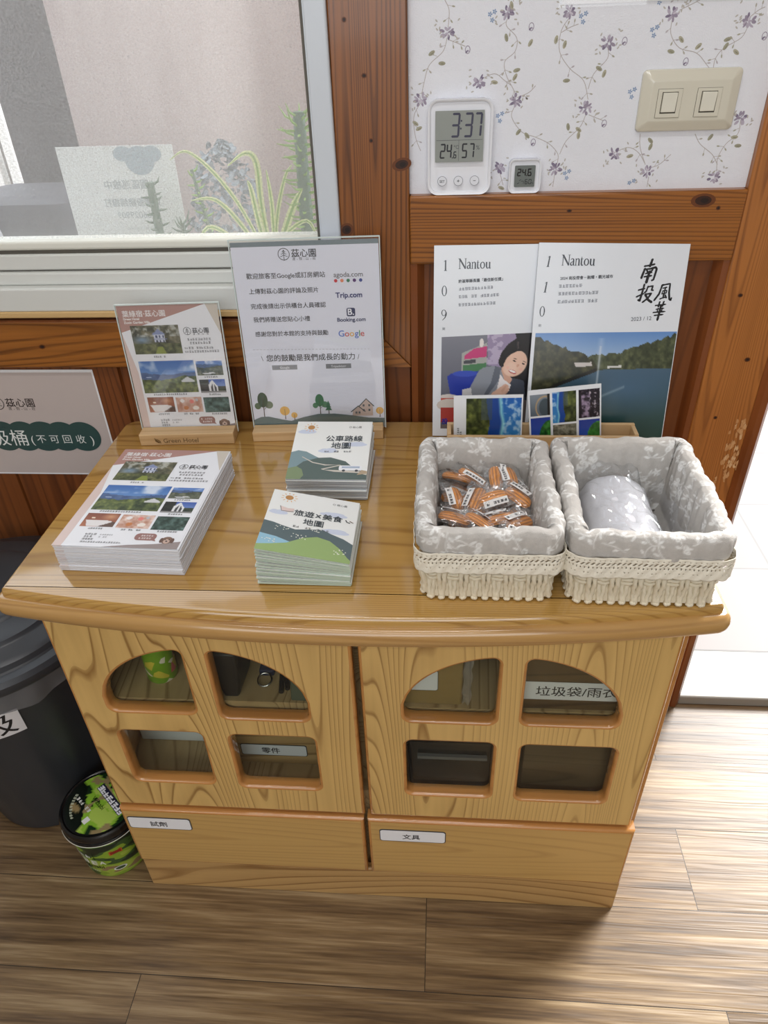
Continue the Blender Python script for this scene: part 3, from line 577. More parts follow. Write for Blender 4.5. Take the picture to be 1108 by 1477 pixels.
# ================================================================== CABINET
def fillet(p, r, n=5, minang=25):
    p = p if area(p) > 0 else p[::-1]; out = []; N_ = len(p)
    for i in range(N_):
        a,b,c = Vector(p[i-1]),Vector(p[i]),Vector(p[(i+1)%N_]); e1 = (a-b); e2 = (c-b); l1,l2 = e1.length,e2.length
        e1.normalize(); e2.normalize(); ang = math.acos(max(-1,min(1,e1.dot(e2))))
        if PI-ang < math.radians(minang): out.append(tuple(b)); continue
        d = r/math.tan(ang/2); d = min(d, 0.45*l1 if l1 > 0.02 else l1*3, 0.45*l2 if l2 > 0.02 else l2*3); rr = d*math.tan(ang/2)
        bis = (e1+e2).normalized(); cen = b+bis*(rr/math.sin(ang/2)); t1 = b+e1*d; t2 = b+e2*d
        a1 = math.atan2(t1.y-cen.y,t1.x-cen.x); a2 = math.atan2(t2.y-cen.y,t2.x-cen.x); dd = (a2-a1+PI)%(2*PI)-PI
        out += [(cen.x+rr*math.cos(a1+dd*k/n), cen.y+rr*math.sin(a1+dd*k/n)) for k in range(n+1)]
    # drop near-duplicates
    q = []
    for pt in out:
        if not q or math.hypot(pt[0]-q[-1][0],pt[1]-q[-1][1]) > 1e-4: q.append(pt)
    return q
CAB = thing('cabinet', 'low honey coloured wooden cabinet with arched glass doors and two drawers', 'cabinet', (0.381,-0.222,0))
OFF = (-0.381,0.222,0)
def cpart(mb, name, m, parent=CAB, **k):
    o = mb.build(name, m, parent, **k)
    o.location = OFF if parent is CAB else (0,0,0)
    return o
for a,b in ((-0.026,-0.008),(0.772,0.7905)): cpart(MB().box(a,b,-0.424,-0.012,0.0,0.662), 'side_panel', W_EDGE, bevel=0.0015)
for nm,q in (('bottom_board',(-0.008,0.772,-0.42,-0.022,0.258,0.275)),('shelf',(-0.008,0.374,-0.421,-0.022,0.460,0.475)),('shelf',(0.388,0.772,-0.421,-0.022,0.460,0.475)),('divider',(0.374,0.388,-0.40,-0.022,0.275,0.645)),('back_panel',(-0.008,0.772,-0.022,-0.012,0.02,0.655)),('top_board',(-0.008,0.772,-0.42,-0.022,0.645,0.660)),('front_board',(-0.008,0.772,-0.42,-0.40,0.0,0.258))):
    cpart(MB().box(*q), nm, W_IN)
# table top: bowed front, stepped and rounded edge
n = 28; arc = [(-0.058+0.878*k/n, -0.4585-0.0385*(1-((-0.058+0.878*k/n-0.381)/0.439)**2)) for k in range(n+1)]
outl = fillet([(0.820,-0.003),(-0.058,-0.003)]+arc, 0.035, 7, 40)
prof = [(0.020,0.660),(0.010,0.6605),(0.004,0.664),(0.001,0.6695),(0.0,0.676),(0.0015,0.6820),(0.0045,0.6865),(0.0075,0.6880),(0.0112,0.6882),(0.0114,0.6938),(0.0126,0.6972),(0.0150,0.6994),(0.0185,0.7)]
mb = MB(); mb.rings([[(x,y,z) for x,y in offset(outl,-d)] for d,z in prof[:9]], 1, cap0=True); mb.rings([[(x,y,z) for x,y in offset(outl,-d)] for d,z in prof[8:]], 0, cap1=True)
cpart(mb, 'table_top', [W_TOP, wood('wood_top_edge', (184,144,88),(138,96,50),'x',5,14,0.04,0.7,0.5,0.2,0.6,fiber=0.25)], smooth=30)
def arch_pane(x0,x1,cx,a,zs,ztop,z0):
    pts = [(x0,z0),(x1,z0)]; n = 22
    for k in range(n+1):
        x = x1+(x0-x1)*k/n
        if 0 < k < n and ((x1-x) if abs(x1-cx) < abs(x0-cx) else (x-x0)) < 0.017: continue
        t = max(0.0,1-((x-cx)/a)**2); pts.append((x, zs+(ztop-zs)*math.sqrt(t)))
    return fillet(pts, 0.011, 5, 30)
def door(name, m, x0,x1, panes, label):
    mb = MB(); plate(mb, [(x0,0.247),(x1,0.247),(x1,0.6525),(x0,0.6525)], panes, -0.444, -0.425, 0.0045)
    d = cpart(mb, name, [m, W_EDGE], smooth=35)
    for p in panes:
        q = offset(p, 0.004); g = MB(); g.rings([[(x,y,z) for x,z in q] for y in (-0.4315,-0.4285)], cap0=True, cap1=True); cpart(g, 'glass_pane', GLASS, d)
    return d
rr = lambda a,b,c,d: rrrect(a,b,c,d)
def rrrect(x0,x1,z0,z1): return rrect(x0,x1,z0,z1,0.010,5)
door('door', W_DOOR, -0.0145,0.3782, [arch_pane(0.033,0.1545,0.172,0.1400,0.490,0.5965,0.4735), arch_pane(0.1905,0.3115,0.172,0.1405,0.490,0.5965,0.4660), rrrect(0.0325,0.1530,0.3125,0.4295), rrrect(0.1945,0.3145,0.3075,0.4280)], 'l')
door('door', W_DOOR2, 0.3858,0.7775, [arch_pane(0.4425,0.5635,0.582,0.1410,0.490,0.5985,0.4735), arch_pane(0.5985,0.7230,0.582,0.1415,0.490,0.5985,0.4745), rrrect(0.4440,0.5645,0.3065,0.4305), rrrect(0.6030,0.7300,0.3045,0.4295)], 'r')
def drawer(x0,x1,lab,lx,lz):
    mb = MB(); plate(mb, [(x0,0.0915),(x1,0.0915),(x1,0.2425),(x0,0.2425)], [], -0.450,-0.43,0.005)
    d = cpart(mb, 'drawer', [W_DRAW, W_EDGE], smooth=35)
    body = MB().box(x0+0.01,x1-0.01,-0.43,-0.06,0.10,0.235); cpart(body, 'drawer_box', W_IN, d)
    w,h = 103,31; s = Sheet(w,h,0.8,(70,72,78),outline=rrect(0,w,0,h,5,4)); s.poly(rrect(1.3,w-1.3,1.3,h-1.3,4.2,4),(236,238,243),1)
    s.text(lab, w*0.48, 8.5, 17, (46,44,46), 0.012, 2, align='C', width=27)
    pl = s.build('name_plate', PRINT, d, pose(lx,-0.4512,lz)); pl['label'] = 'white name plate with dark outline'
    return d
drawer(-0.0125,0.3765,'試劑',-0.0045,0.1925); drawer(0.3815,0.7850,'文具',0.3995,0.1895)
mb = MB(); mb.box(-0.0135,0.7875,-0.4435,-0.43,0.0,0.0875); cpart(mb, 'plinth', W_PLIN, bevel=0.003)

# ---- things behind the glass
INGRP = 'things kept inside the cabinet'
BLACK = mat('black_plastic', (20,20,22), 0.45); STEEL = mat('steel', (176,178,182), 0.25, metal=1.0)
def canprint(name, c0, c1, c2, sc):
    m = bpy.data.materials.new(name); m.use_nodes = True; nt = m.node_tree; N = nt.nodes.new; K = nt.links.new; p = nt.nodes['Principled BSDF']
    tc = N('ShaderNodeTexCoord'); v = N('ShaderNodeTexVoronoi'); v.inputs['Scale'].default_value = sc; K(tc.outputs['Object'], v.inputs['Vector'])
    r = N('ShaderNodeValToRGB'); r.color_ramp.interpolation = 'CONSTANT'; e = r.color_ramp.elements; e[0].color = L4(c0); e[1].position = 0.62; e[1].color = L4(c1); n = e.new(0.8); n.color = L4(c2); n = e.new(0.92); n.color = L4((214,96,110))
    sp = N('ShaderNodeSeparateColor'); K(v.outputs['Color'], sp.inputs[0]); K(sp.outputs[0], r.inputs[0]); K(r.outputs[0], p.inputs['Base Color']); p.inputs['Roughness'].default_value = 0.3; return m
t = thing('snack_can', 'small green and yellow floral can on the upper cabinet shelf', 'can', (0.086,-0.375,0.475))
MB().lathe([(0.0,0.0),(0.020,0.0),(0.022,0.003),(0.022,0.082),(0.020,0.086)],36).build('body', canprint('can_print',(122,170,36),(214,200,70),(232,226,210),70), t)
MB().lathe([(0.0205,0.0855),(0.0215,0.0885),(0.019,0.0885),(0.0185,0.086),(0.0,0.086)],36).build('lid', STEEL, t)
t = thing('pouch', 'black pouch standing on the upper shelf behind the left door', 'pouch', (0.198,-0.385,0.475))
MB().rings([[(sx*x*k,sy*0.030,z) for x,sy in ((-0.013,-1),(0.013,-1),(0.016,1),(-0.018,1)) for sx in (1,)] for z,k in ((0.0,0.8),(0.012,1.0),(0.05,1.25),(0.085,1.3))], cap0=True, cap1=True).build('body', BLACK, t, bevel=0.004)
MB().tube([(-0.012,-0.012,0.086),(-0.008,-0.012,0.11),(0.008,-0.012,0.11),(0.012,-0.012,0.086)],0.0025).build('strap', BLACK, t)
t = thing('tape_roll', 'brown roll of tape beside the black pouch on the upper shelf', 'tape', (0.163,-0.335,0.475))
MB().lathe([(0.013,0.0),(0.024,0.0),(0.0245,0.002),(0.0245,0.022),(0.024,0.024),(0.013,0.024),(0.013,0.0)],32).build('tape', mat('brown_tape',(140,84,40),0.3), t)
MB().lathe([(0.0115,-0.0),(0.0129,-0.0),(0.0129,0.0245),(0.0115,0.0245),(0.0115,0.0)],32).build('core', mat('card_core',(190,168,130),0.8), t)
t = thing('key_fob', 'navy key fob with a steel split ring on the upper shelf', 'key fob', (0.240,-0.375,0.475))
MB().box(-0.011,0.011,0.0,0.05,0.0,0.012).box(-0.009,0.009,0.05,0.06,0.002,0.010).build('strap', mat('navy_webbing',(26,36,66),0.7), t, bevel=0.003)
def torus(mb, R, r, c, M=None, n=28, k=8):
    rings = []
    for i in range(n+1):
        a = 2*PI*i/n; ring = []
        for j in range(k):
            b = 2*PI*j/k; q = Vector(((R+r*math.cos(b))*math.cos(a),(R+r*math.cos(b))*math.sin(a),r*math.sin(b)))
            if M: q = M @ q
            ring.append((q.x+c[0],q.y+c[1],q.z+c[2]))
        rings.append(ring)
    return mb.rings(rings)
torus(MB(), 0.010, 0.0013, (0,-0.0115,0.006), Matrix.Rotation(0.35,3,'X')).build('split_ring', STEEL, t)
t = thing('pliers', 'slim dark pliers lying right of the key fob on the shelf', 'pliers', (0.262,-0.372,0.475), 0.15)
MB().tube([(0,-0.035,0.004),(0.001,0.0,0.005),(0.004,0.03,0.005)],[0.0035,0.004,0.003]).build('handle', BLACK, t); MB().tube([(0.009,-0.03,0.004),(0.007,0.0,0.005),(0.0035,0.03,0.005)],[0.0035,0.004,0.003]).build('handle', BLACK, t); MB().tube([(0.004,0.03,0.005),(0.0045,0.055,0.004)],[0.005,0.0015]).build('jaw', STEEL, t)
tag(MB().rings([[(0.283+x,-0.418+y+z*0.3,0.475+z) for x,y in ((0,0),(0.045,0),(0.045,0.012),(0,0.012))] for z in (0.0,0.003,0.072,0.075)],cap0=True,cap1=True).build('notebook', mat('dark_green_cover',(74,82,64),0.6), bevel=0.002), 'dark green notebook standing at the right of the upper shelf', 'notebook')
tag(MB().box(-0.004,0.125,-0.343,-0.08,0.275,0.35).build('storage_box', mat('white_card',(222,226,230),0.6), bevel=0.002), 'white box standing deep in the lower left of the cabinet', 'box')
t = thing('parts_drawer', 'small wooden drawer box with a white plate behind the left door', 'box', (0.235,-0.30,0.275))
MB().box(-0.078,0.13,-0.079,0.12,0.0,0.14).build('body', wood('wood_small_drawer',(176,146,98),(128,96,54),'x',6,7,0.08,fiber=0.3,rough=0.5,coat=0), t, bevel=0.002)
s = Sheet(106,27,0.6,(52,54,58),outline=rrect(0,106,0,27,4,4)); s.poly(rrect(1.2,104.8,1.2,25.8,3.5,4),(216,220,228),1); s.text('零件',48,7,15,(40,40,44),0.015,2,align='C',width=29); s.build('name_plate', PRINT, t, pose(-0.057,-0.0801,0.022))['label'] = 'white plate with two dark characters'
t = thing('paper_bag', 'brown paper bag with a white label on the upper shelf', 'bag', (0.484,-0.35,0.475))
MB().rings([[(x,y,z) for x,y in ((-0.05,-0.066),(0.036,-0.066),(0.038,0.02),(-0.05,0.02))] for z in (0,0.06,0.13)],cap0=True,cap1=True).build('body', mat('kraft',(140,116,66),0.8,bump=(60,0.3,0.002)), t, bevel=0.003)
s = Sheet(50,40,0.3,(60,62,66),outline=rrect(0,50,0,40,4,4)); s.poly(rrect(1,49,1,39,3.5,4),(226,230,236),1); s.build('label_sticker', PRINT, t, pose(-0.0465,-0.0666,0.029))
gv = [[(0.036+0.012*(k/5)+0.002*math.sin(j*2.1+k),-0.067+0.004*math.sin(j*1.7+k*1.3),0.005+0.105*j/9) for k in range(6)] for j in range(10)]
grid_obj('film_edge', gv, None, None, film('crinkled_film', haze=0.16, gloss_rough=0.12, gain=1.6), t)
t = thing('drawer_unit', 'dark wooden box with a white paper strip behind the right door', 'box', (0.665,-0.34,0.475))
MB().box(-0.07,0.095,-0.0775,0.10,0.0,0.135).build('body', wood('wood_dark_box',(92,72,46),(58,42,26),'x',6,6,0.08,rough=0.4,fiber=0.3), t, bevel=0.002)
s = Sheet(160,34,0.3,(224,228,234)); s.text('垃圾袋/雨衣',20,9,18,(34,34,38),0.006,2,width=106); s.build('paper_strip', PRINT, t, pose(-0.068,-0.0784,0.021))
t = thing('plastic_crate', 'black plastic box in the lower compartment behind the right door', 'box', (0.509,-0.37,0.275))
MB().rings([[(x*k,y,z) for x,y in rrect(-0.066,0.066,-0.052,0.10,0.01)] for z,k in ((0,0.94),(0.118,1.0),(0.118,1.03),(0.125,1.03))],cap0=True,cap1=True).build('body', mat('gloss_black',(14,14,15),0.25), t)
MB().box(-0.05,0.05,-0.058,-0.0525,0.095,0.101).build('clasp', mat('grey_plastic',(96,98,100),0.4), t)
tag(MB().box(0.612,0.757,-0.413,-0.25,0.275,0.43).build('file_box', wood('wood_file_box',(74,62,46),(48,38,26),'x',7,6,0.08,rough=0.35,fiber=0.3), bevel=0.002), 'dark brown wooden box behind the lower right pane of the cabinet', 'box')

# ================================================================== DUSTBIN
BIN = thing('dustbin', 'large dark grey round dustbin with lid left of the cabinet', 'bin', (-0.277,-0.225,0))
GREYP = mat('dark_grey_plastic', (50,53,58), 0.36, bump=(120,0.06,0.001))
def wob(prof, n, amp, k, c=(0,0,0)):
    return [[((r+amp(z)*math.cos(k*2*PI*j/n))*math.cos(2*PI*j/n),(r+amp(z)*math.cos(k*2*PI*j/n))*math.sin(2*PI*j/n),z) for j in range(n)] for r,z in prof]
MB().rings(wob([(0.118,0.0),(0.127,0.004),(0.129,0.02),(0.146,0.15),(0.166,0.30),(0.183,0.43),(0.186,0.452),(0.182,0.453),(0.17,0.40)],144,lambda z: 0.0012 if 0.02 < z < 0.40 else 0,18),cap0=True).build('bin_body', GREYP, BIN)
MB().lathe([(0.186,0.432),(0.204,0.434),(0.206,0.440),(0.205,0.449),(0.199,0.456),(0.186,0.458),(0.183,0.4605),(0.180,0.4685),(0.172,0.474),(0.150,0.479),(0.147,0.4815),(0.144,0.4865),(0.136,0.489),(0.108,0.492),(0.104,0.496),(0.098,0.499),(0.05,0.502),(0.0,0.503)],96,cap1=True).build('bin_lid', GREYP, BIN, smooth=28)
n = 120; rd = random.Random(4); ph = [rd.uniform(0,6) for _ in range(6)]
rows = []
for j,z in enumerate((0.4325,0.425,0.415,0.405,0.396,0.388,0.383)):
    rows.append([((0.1838-(0.4325-z)*0.12+0.003+j*0.0006+0.0022*math.sin(9*a+ph[0]+j*0.4)+0.0016*math.sin(23*a+ph[1]))*math.cos(a), (0.1838-(0.4325-z)*0.12+0.003+j*0.0006+0.0022*math.sin(9*a+ph[0]+j*0.4)+0.0016*math.sin(23*a+ph[1]))*math.sin(a), z+(0.004*math.sin(5*a+ph[2])+0.003*math.sin(11*a+ph[3]) if j > 2 else 0)) for a in [2*PI*k/n for k in range(n)]])
grid_obj('bin_liner', rows, None, None, film('bin_bag_film', (190,192,196), 0.42, 0.25, haze_col=(150,152,156), gain=1.3), BIN, closed_u=True)
def on_bin(x,y,z):
    zz = 0.309+z+x*0.10; r = 0.166+(zz-0.30)*0.13+0.0024-y; a = math.radians(-97)+x/0.168; return (r*math.cos(a), r*math.sin(a), zz)
# finer grid so that the paper follows the curve
def sheet_fine(w,h,nx,col):
    s = Sheet.__new__(Sheet); s.w,s.h = w,h; s.v = []; s.f = []; s.c = []
    for k in range(nx): s.poly([(w*k/nx,0),(w*(k+1)/nx,0),(w*(k+1)/nx,h),(w*k/nx,h)], col, 0)
    return s
s2 = sheet_fine(124,58,24,(226,226,230)); s2.text('垃圾',6,10,46,(28,28,32),0.006,2,width=108)
s2.build('paper_label', PRINT, BIN, None, on_bin)['label'] = 'white paper with large black characters'

# ================================================================== GREEN TUB
def camo():
    m = bpy.data.materials.new('camouflage_print'); m.use_nodes = True; nt = m.node_tree; N = nt.nodes.new; K = nt.links.new; p = nt.nodes['Principled BSDF']
    tc = N('ShaderNodeTexCoord'); mp = N('ShaderNodeMapping'); mp.inputs['Scale'].default_value = (14,14,42); mp.inputs['Rotation'].default_value = (0.25,0.2,0); K(tc.outputs['Object'], mp.inputs['Vector'])
    nz = N('ShaderNodeTexNoise'); nz.inputs['Scale'].default_value = 1; nz.inputs['Detail'].default_value = 1.5; K(mp.outputs[0], nz.inputs['Vector'])
    r = N('ShaderNodeValToRGB'); r.color_ramp.interpolation = 'CONSTANT'; e = r.color_ramp.elements; e[0].color = L4((22,40,26)); e[1].position = 0.40; e[1].color = L4((58,92,44))
    for q,c in ((0.455,(142,176,52)),(0.57,(168,192,74)),(0.63,(150,128,88))): n = e.new(q); n.color = L4(c)
    K(nz.outputs['Fac'], r.inputs[0]); K(r.outputs[0], p.inputs['Base Color']); p.inputs['Roughness'].default_value = 0.35; return m
TUB = thing('snack_tub', 'green camouflage print tub with black rimmed lid on the floor', 'tub', (-0.100,-0.376,0))
MB().lathe([(0.0,0.002),(0.056,0.002),(0.058,0.0),(0.0595,0.004),(0.066,0.118)],64).build('body', camo(), TUB)
MB().lathe([(0.066,0.116),(0.0705,0.1165),(0.0712,0.1185),(0.0705,0.121),(0.0690,0.1215),(0.0690,0.1275),(0.0705,0.1285),(0.0712,0.1335),(0.0690,0.1378),(0.0655,0.139),(0.0632,0.1372),(0.0,0.1372)],64,cap1=True).build('lid', mat('black_gloss_plastic',(14,14,16),0.2,coat=0.3), TUB)
MB().lathe([(0.0715,0.1165),(0.0722,0.1175),(0.0715,0.1185)],64).build('lid_seam', mat('pale_rim',(206,206,196),0.4), TUB)
rd = random.Random(9); p = Pic(80,80,(140,190,60)); nz = fbm(80,80,16,3); p.put((nz > 0.55).astype(float),(176,206,92)); p.put((nz < 0.36).astype(float),(30,56,30)); nz = fbm(80,80,14,2); p.put((nz > 0.68).astype(float),(150,134,96))
p.poly([(0,.45),(.2,.52),(.5,.78),(.62,.86),(.62,1),(0,1)],(20,28,20)); p.ell(.3,.78,.1,.05,(152,132,92))
s = Sheet(126,126,0.1,(20,22,20),outline=[(63+62.5*math.cos(2*PI*k/48),63+62.5*math.sin(2*PI*k/48)) for k in range(48)])
n = 80; img = p.a
def disc_pic(s,img,R,layer):
    h,w = img.shape[:2]; Lc = (np.clip(img,0,255)/255.0)**2.2; o = len(s.v); vs = []; fs = []; cs = []; nr,na = 26,72
    px = lambda u,v: tuple(Lc[min(h-1,max(0,int((1-(v/126))*h))),min(w-1,max(0,int(u/126*w)))])
    for i in range(nr+1):
        for j in range(na):
            r = R*i/nr; vs.append(((63+r*math.cos(2*PI*j/na))/1000,-EPS*layer,(63+r*math.sin(2*PI*j/na))/1000))
    C = [px(v[0]*1000,v[2]*1000) for v in vs]
    for i in range(nr):
        for j in range(na):
            k = (j+1)%na; q = (i*na+j,(i+1)*na+j,(i+1)*na+k,i*na+k) if i else (j,na+j,na+k); fs.append(q); cs.append([C[a] for a in q])
    s._add(vs,fs,cs)
disc_pic(s,img,60.5,1)
s.ring(63,63,61.5,61.5,2,(16,18,16),2,60)
def lidtext(t,u,v,size,col,rot=0,**k): s.text(t,u,v,size,col,layer=k.pop('layer',4),rot=rot,**k)
# white blocky characters with a dark outline, unreadable in the photograph
for k in range(8):
    u = 38+k*9.6; v = 74-k*0.5; s.rect(u-5,v-1,u+5,v+13,(40,40,60),3); s.marks(u-4,v,1,10,(240,242,250),4,random.Random(k),weight=0.2)
s.text('Wasabi',44,56,9,(40,60,24),0.01,4,width=34)
for k in range(6): s.marks(24+k*7,38,1,6,(226,228,222),4,random.Random(k+40),weight=0.18)
for k in range(9): a = PI*1.12+k*0.115; s.marks(63+52*math.cos(a),63+52*math.sin(a),1,5,(206,214,190),4,random.Random(k+80),rot=a+PI/2,weight=0.15)
s.rect(70,22,80,34,(236,238,238),3); s.marks(72,25,1,6,(40,40,40),4)
s.build('lid_print', PRINT_GLOSS, TUB, Matrix.Rotation(math.radians(-38),4,'Z') @ Matrix.Translation((-0.063,-0.063,0.1374)) @ Matrix.Rotation(-PI/2,4,'X'))
s = sheet_fine(150,90,1,(0,0,0)); s.v=[];s.f=[];s.c=[]
for k,(n_,sz,u,v,col) in enumerate(((3,11,30,58,(228,232,230)),(3,15,26,36,(232,236,226)),(9,4,30,13,(214,220,206)))):
    for q in range(n_): s.marks(u+q*sz*1.15,v,1,sz,col,3,random.Random(q+k*17),weight=0.15)
s.rect(24,54,72,74,(18,30,22),1); s.rect(100,64,122,76,(196,110,40),2); s.rect(102,66,120,74,(150,40,30),3); s.ell(108,18,12,6,(226,228,226),2); s.ell(108,18,9,4,(60,80,50),3)
s.text('A',78,40,15,(232,236,226),0.02,3); s.text('Wasabi',40,25,9,(44,60,26),0.01,3,width=42)
def on_tub(x,y,z):
    zz = 0.008+z; r = 0.0595+(zz-0.004)*0.057+0.0004-y*1.0; a = math.radians(-160)+x/0.063; return (r*math.cos(a), r*math.sin(a), zz)
s.build('side_print', PRINT, TUB, None, on_tub)
# ================================================================== PRINTED PICTURES
def pic_lake():
    p = Pic(180,130,(120,150,190)); p.vgrad(0,.3,(96,140,200),(178,198,222))
    far = ridge(p,[0,.3,.45,.6,.8,1],[.2,.24,.2,.19,.1,.02]); p.foliage((p.Y > far).astype(float),(44,52,36),(112,118,82),5)
    lft = ridge(p,[0,.12,.25,.36,.44,.5],[.03,.1,.15,.19,.26,.34]); p.foliage(((p.Y > lft)&(p.X < .48)).astype(float),(34,38,24),(104,100,66),6)
    p.poly([(.30,.27),(.42,.265),(.43,.30),(.31,.31)],(206,200,196)); p.poly([(.54,.30),(.64,.295),(.64,.315),(.54,.32)],(214,214,212))
    w = ((p.Y > np.interp(p.X[0],[0,.2,.46,.5,.8,1],[.62,.48,.345,.335,.325,.32])[None,:])).astype(float); t = np.clip((p.Y-.32)/.68,0,1)[...,None]
    p.put(w, np.array((70,96,118.))*(1-t)+np.array((34,66,56.))*t)
    p.put(w*np.clip(1-np.hypot((p.X-.7)/.5,(p.Y-.5)/.3),0,1)*.7,(70,102,134)); p.put(w*np.clip(1-np.hypot((p.X-.05)/.3,(p.Y-.75)/.25),0,1)*.8,(50,62,30))
    p.put(((np.abs(p.Y-np.interp(p.X[0],[0,.2,.46],[.6,.465,.335])[None,:]) < .018)&(p.X < .46)).astype(float),(38,36,30))
    p.put(np.clip(1-np.abs(p.X-.475)/.012,0,1)*((p.Y > .12)&(p.Y < .62))*.6,(214,224,232)); p.put(np.clip(1-np.abs(p.X-.475)/.03,0,1)*(p.Y < .32)*(p.Y > .05)*.25,(220,228,240))
    p.put(np.clip(1-np.abs(p.Y-(.60-(p.X-.47)*.55))/.02,0,1)*((p.X > .47)&(p.X < .68))*.35,(190,206,210)); return p.a
def pic_woman():
    p = Pic(136,110,(112,116,130)); p.vgrad(0,1,(124,126,138),(94,98,112)); X = p.X
    p.poly([(.50,0),(.86,0),(.86,.2),(.7,.5),(.52,.46)],(152,138,170)); p.put(((fbm(110,136,8) > .52)&(X > .5)&(X < .74)&(p.Y < .45)).astype(float)*.7,(198,186,210))
    p.poly([(.23,.26),(.50,.12),(.50,.56),(.23,.58)],(168,170,166)); p.poly([(.26,.30),(.36,.20),(.50,.17),(.50,.33),(.26,.36)],(198,62,122)); p.poly([(.25,.38),(.38,.36),(.38,.42),(.25,.43)],(70,72,78)); p.poly([(.24,.45),(.50,.42),(.50,.55),(.24,.57)],(72,126,84)); p.ell(.44,.12,.03,.07,(228,222,218))
    p.poly([(.07,.62),(.12,.57),(.42,.54),(.46,.62),(.42,.95),(.12,.98)],(34,56,160)); p.ell(.27,.58,.18,.05,(52,78,186)); p.put(np.clip((X-.95)/.04,0,1),(16,16,22)); p.poly([(.80,0),(1,0),(1,1),(.92,1),(.9,.5)],(20,20,26))
    # hair behind
    p.poly([(.63,.40),(.66,.27),(.73,.15),(.82,.07),(.92,.08),(.99,.2),(.99,.66),(.94,.72),(.84,.74),(.72,.56),(.67,.50),(.64,.46)],(28,25,27))
    # neck, face, features
    p.poly([(.67,.5),(.74,.58),(.80,.70),(.74,.80),(.66,.66)],(214,168,146)); p.ell(.81,.445,.165,.205,(234,194,172),0.42,.06); p.ell(.765,.52,.09,.11,(238,202,182),.4,.3)
    p.poly([(.64,.44),(.67,.28),(.74,.17),(.84,.12),(.95,.18),(.98,.38),(.945,.34),(.90,.27),(.84,.26),(.77,.30),(.72,.36),(.695,.44),(.685,.5)],(26,23,25)); p.poly([(.82,.13),(.845,.12),(.85,.22),(.835,.24)],(70,62,62))
    p.ell(.805,.405,.026,.010,(52,38,38),.45); p.ell(.905,.452,.024,.010,(52,38,38),.45); p.ell(.81,.372,.034,.006,(88,68,62),.35); p.ell(.915,.42,.03,.006,(88,68,62),.5)
    p.ell(.845,.475,.016,.026,(218,166,144),.4); p.ell(.79,.565,.060,.028,(190,92,92),.42); p.ell(.79,.56,.052,.016,(248,243,240),.42); p.ell(.735,.50,.03,.03,(240,190,172),0,.6); p.ell(.88,.53,.03,.03,(236,184,166),0,.6)
    # grey jacket, white collar, clasped hands
    p.poly([(.42,.54),(.47,.49),(.60,.47),(.66,.52),(.70,.66),(.62,.84),(.52,1),(.28,1),(.32,.82)],(140,146,156)); p.poly([(.60,.47),(.66,.52),(.64,.7),(.52,.94),(.46,.98),(.56,.72)],(100,106,118)); p.poly([(.80,.66),(.92,.70),(.95,1),(.68,1),(.72,.86)],(66,72,84))
    p.poly([(.66,.60),(.70,.68),(.78,.76),(.76,.86),(.68,.94),(.62,.88)],(238,232,232))
    p.poly([(.52,1),(.58,.88),(.66,.80),(.72,.74),(.76,.78),(.72,.88),(.66,1)],(230,188,166)); p.ell(.70,.83,.02,.085,(220,174,152),.55,.2); p.ell(.74,.86,.018,.07,(226,182,160),.5,.2); p.ell(.63,.92,.10,.05,(234,194,172),-.6,.3); p.poly([(.24,.83),(.34,.80),(.36,1),(.24,1)],(206,208,212))
    p.ell(.09,.94,.13,.04,(212,206,202)); p.poly([(0,.96),(.2,.96),(.2,1),(0,1)],(190,86,74)); return p.a
def landscape(w,h,sky0,sky1,hz,hills,gnd0,gnd1,cell=5):
    p = Pic(w,h); p.vgrad(0,1,sky0,sky1); cl = fbm(h,w,w/4); p.put(np.clip((cl-.5)*3,0,.8)*(p.Y < hz),(236,240,246))
    r = ridge(p,[0,.25,.5,.75,1],[hz+a for a in hills]); p.foliage((p.Y > r).astype(float),(62,84,130),(96,122,160),8)
    r = ridge(p,[0,.3,.6,.8,1],[hz+.2,hz+.26,hz+.2,hz+.12,hz+.16]); p.foliage((p.Y > r).astype(float),gnd0,gnd1,cell,1.1); return p
def pic_house(w,h):
    p = Pic(w,h,(90,96,80)); p.foliage(np.ones((h,w)),(36,42,30),(150,142,116),6,1.0); p.put(np.clip(1-np.hypot((p.X-.2)/.25,(p.Y-.5)/.2),0,1)*.9,(130,160,190)); p.put(np.clip((fbm(h,w,5)-.5)*4,0,.7)*(p.Y < .4),(196,200,196))
    p.poly([(.42,.32),(.56,.14),(.70,.32)],(130,142,180)); p.poly([(.46,.32),(.68,.32),(.68,.58),(.46,.58)],(200,206,222)); p.poly([(.44,.46),(.72,.46),(.72,.5),(.44,.5)],(112,124,164))
    for x in (.49,.56,.63): p.poly([(x,.36),(x+.035,.36),(x+.035,.44),(x,.44)],(60,72,110)); p.poly([(x,.51),(x+.035,.51),(x+.035,.58),(x,.58)],(60,66,90))
    p.foliage(((p.Y > .62)).astype(float),(40,50,28),(132,134,90),5,1.1); p.poly([(.5,.75),(.6,.75),(.66,1),(.42,1)],(134,146,66)); return p.a
def pic_view(w,h):
    p = landscape(w,h,(60,106,176),(150,186,226),.34,(0,.06,.10,.05,.02),(34,50,30),(142,152,84),5); p.poly([(.72,.62),(.83,.5),(.95,.62),(.95,.66),(.72,.66)],(206,208,210)); p.ell(.14,.5,.08,.02,(190,210,236)); return p.a
def pic_small_view(w,h): p = landscape(w,h,(80,120,190),(176,200,232),.22,(0,.04,.02,.08,.1),(40,52,40),(128,130,110),4); p.poly([(.2,.82),(.6,.78),(.7,.86),(.3,.92)],(212,214,216)); return p.a
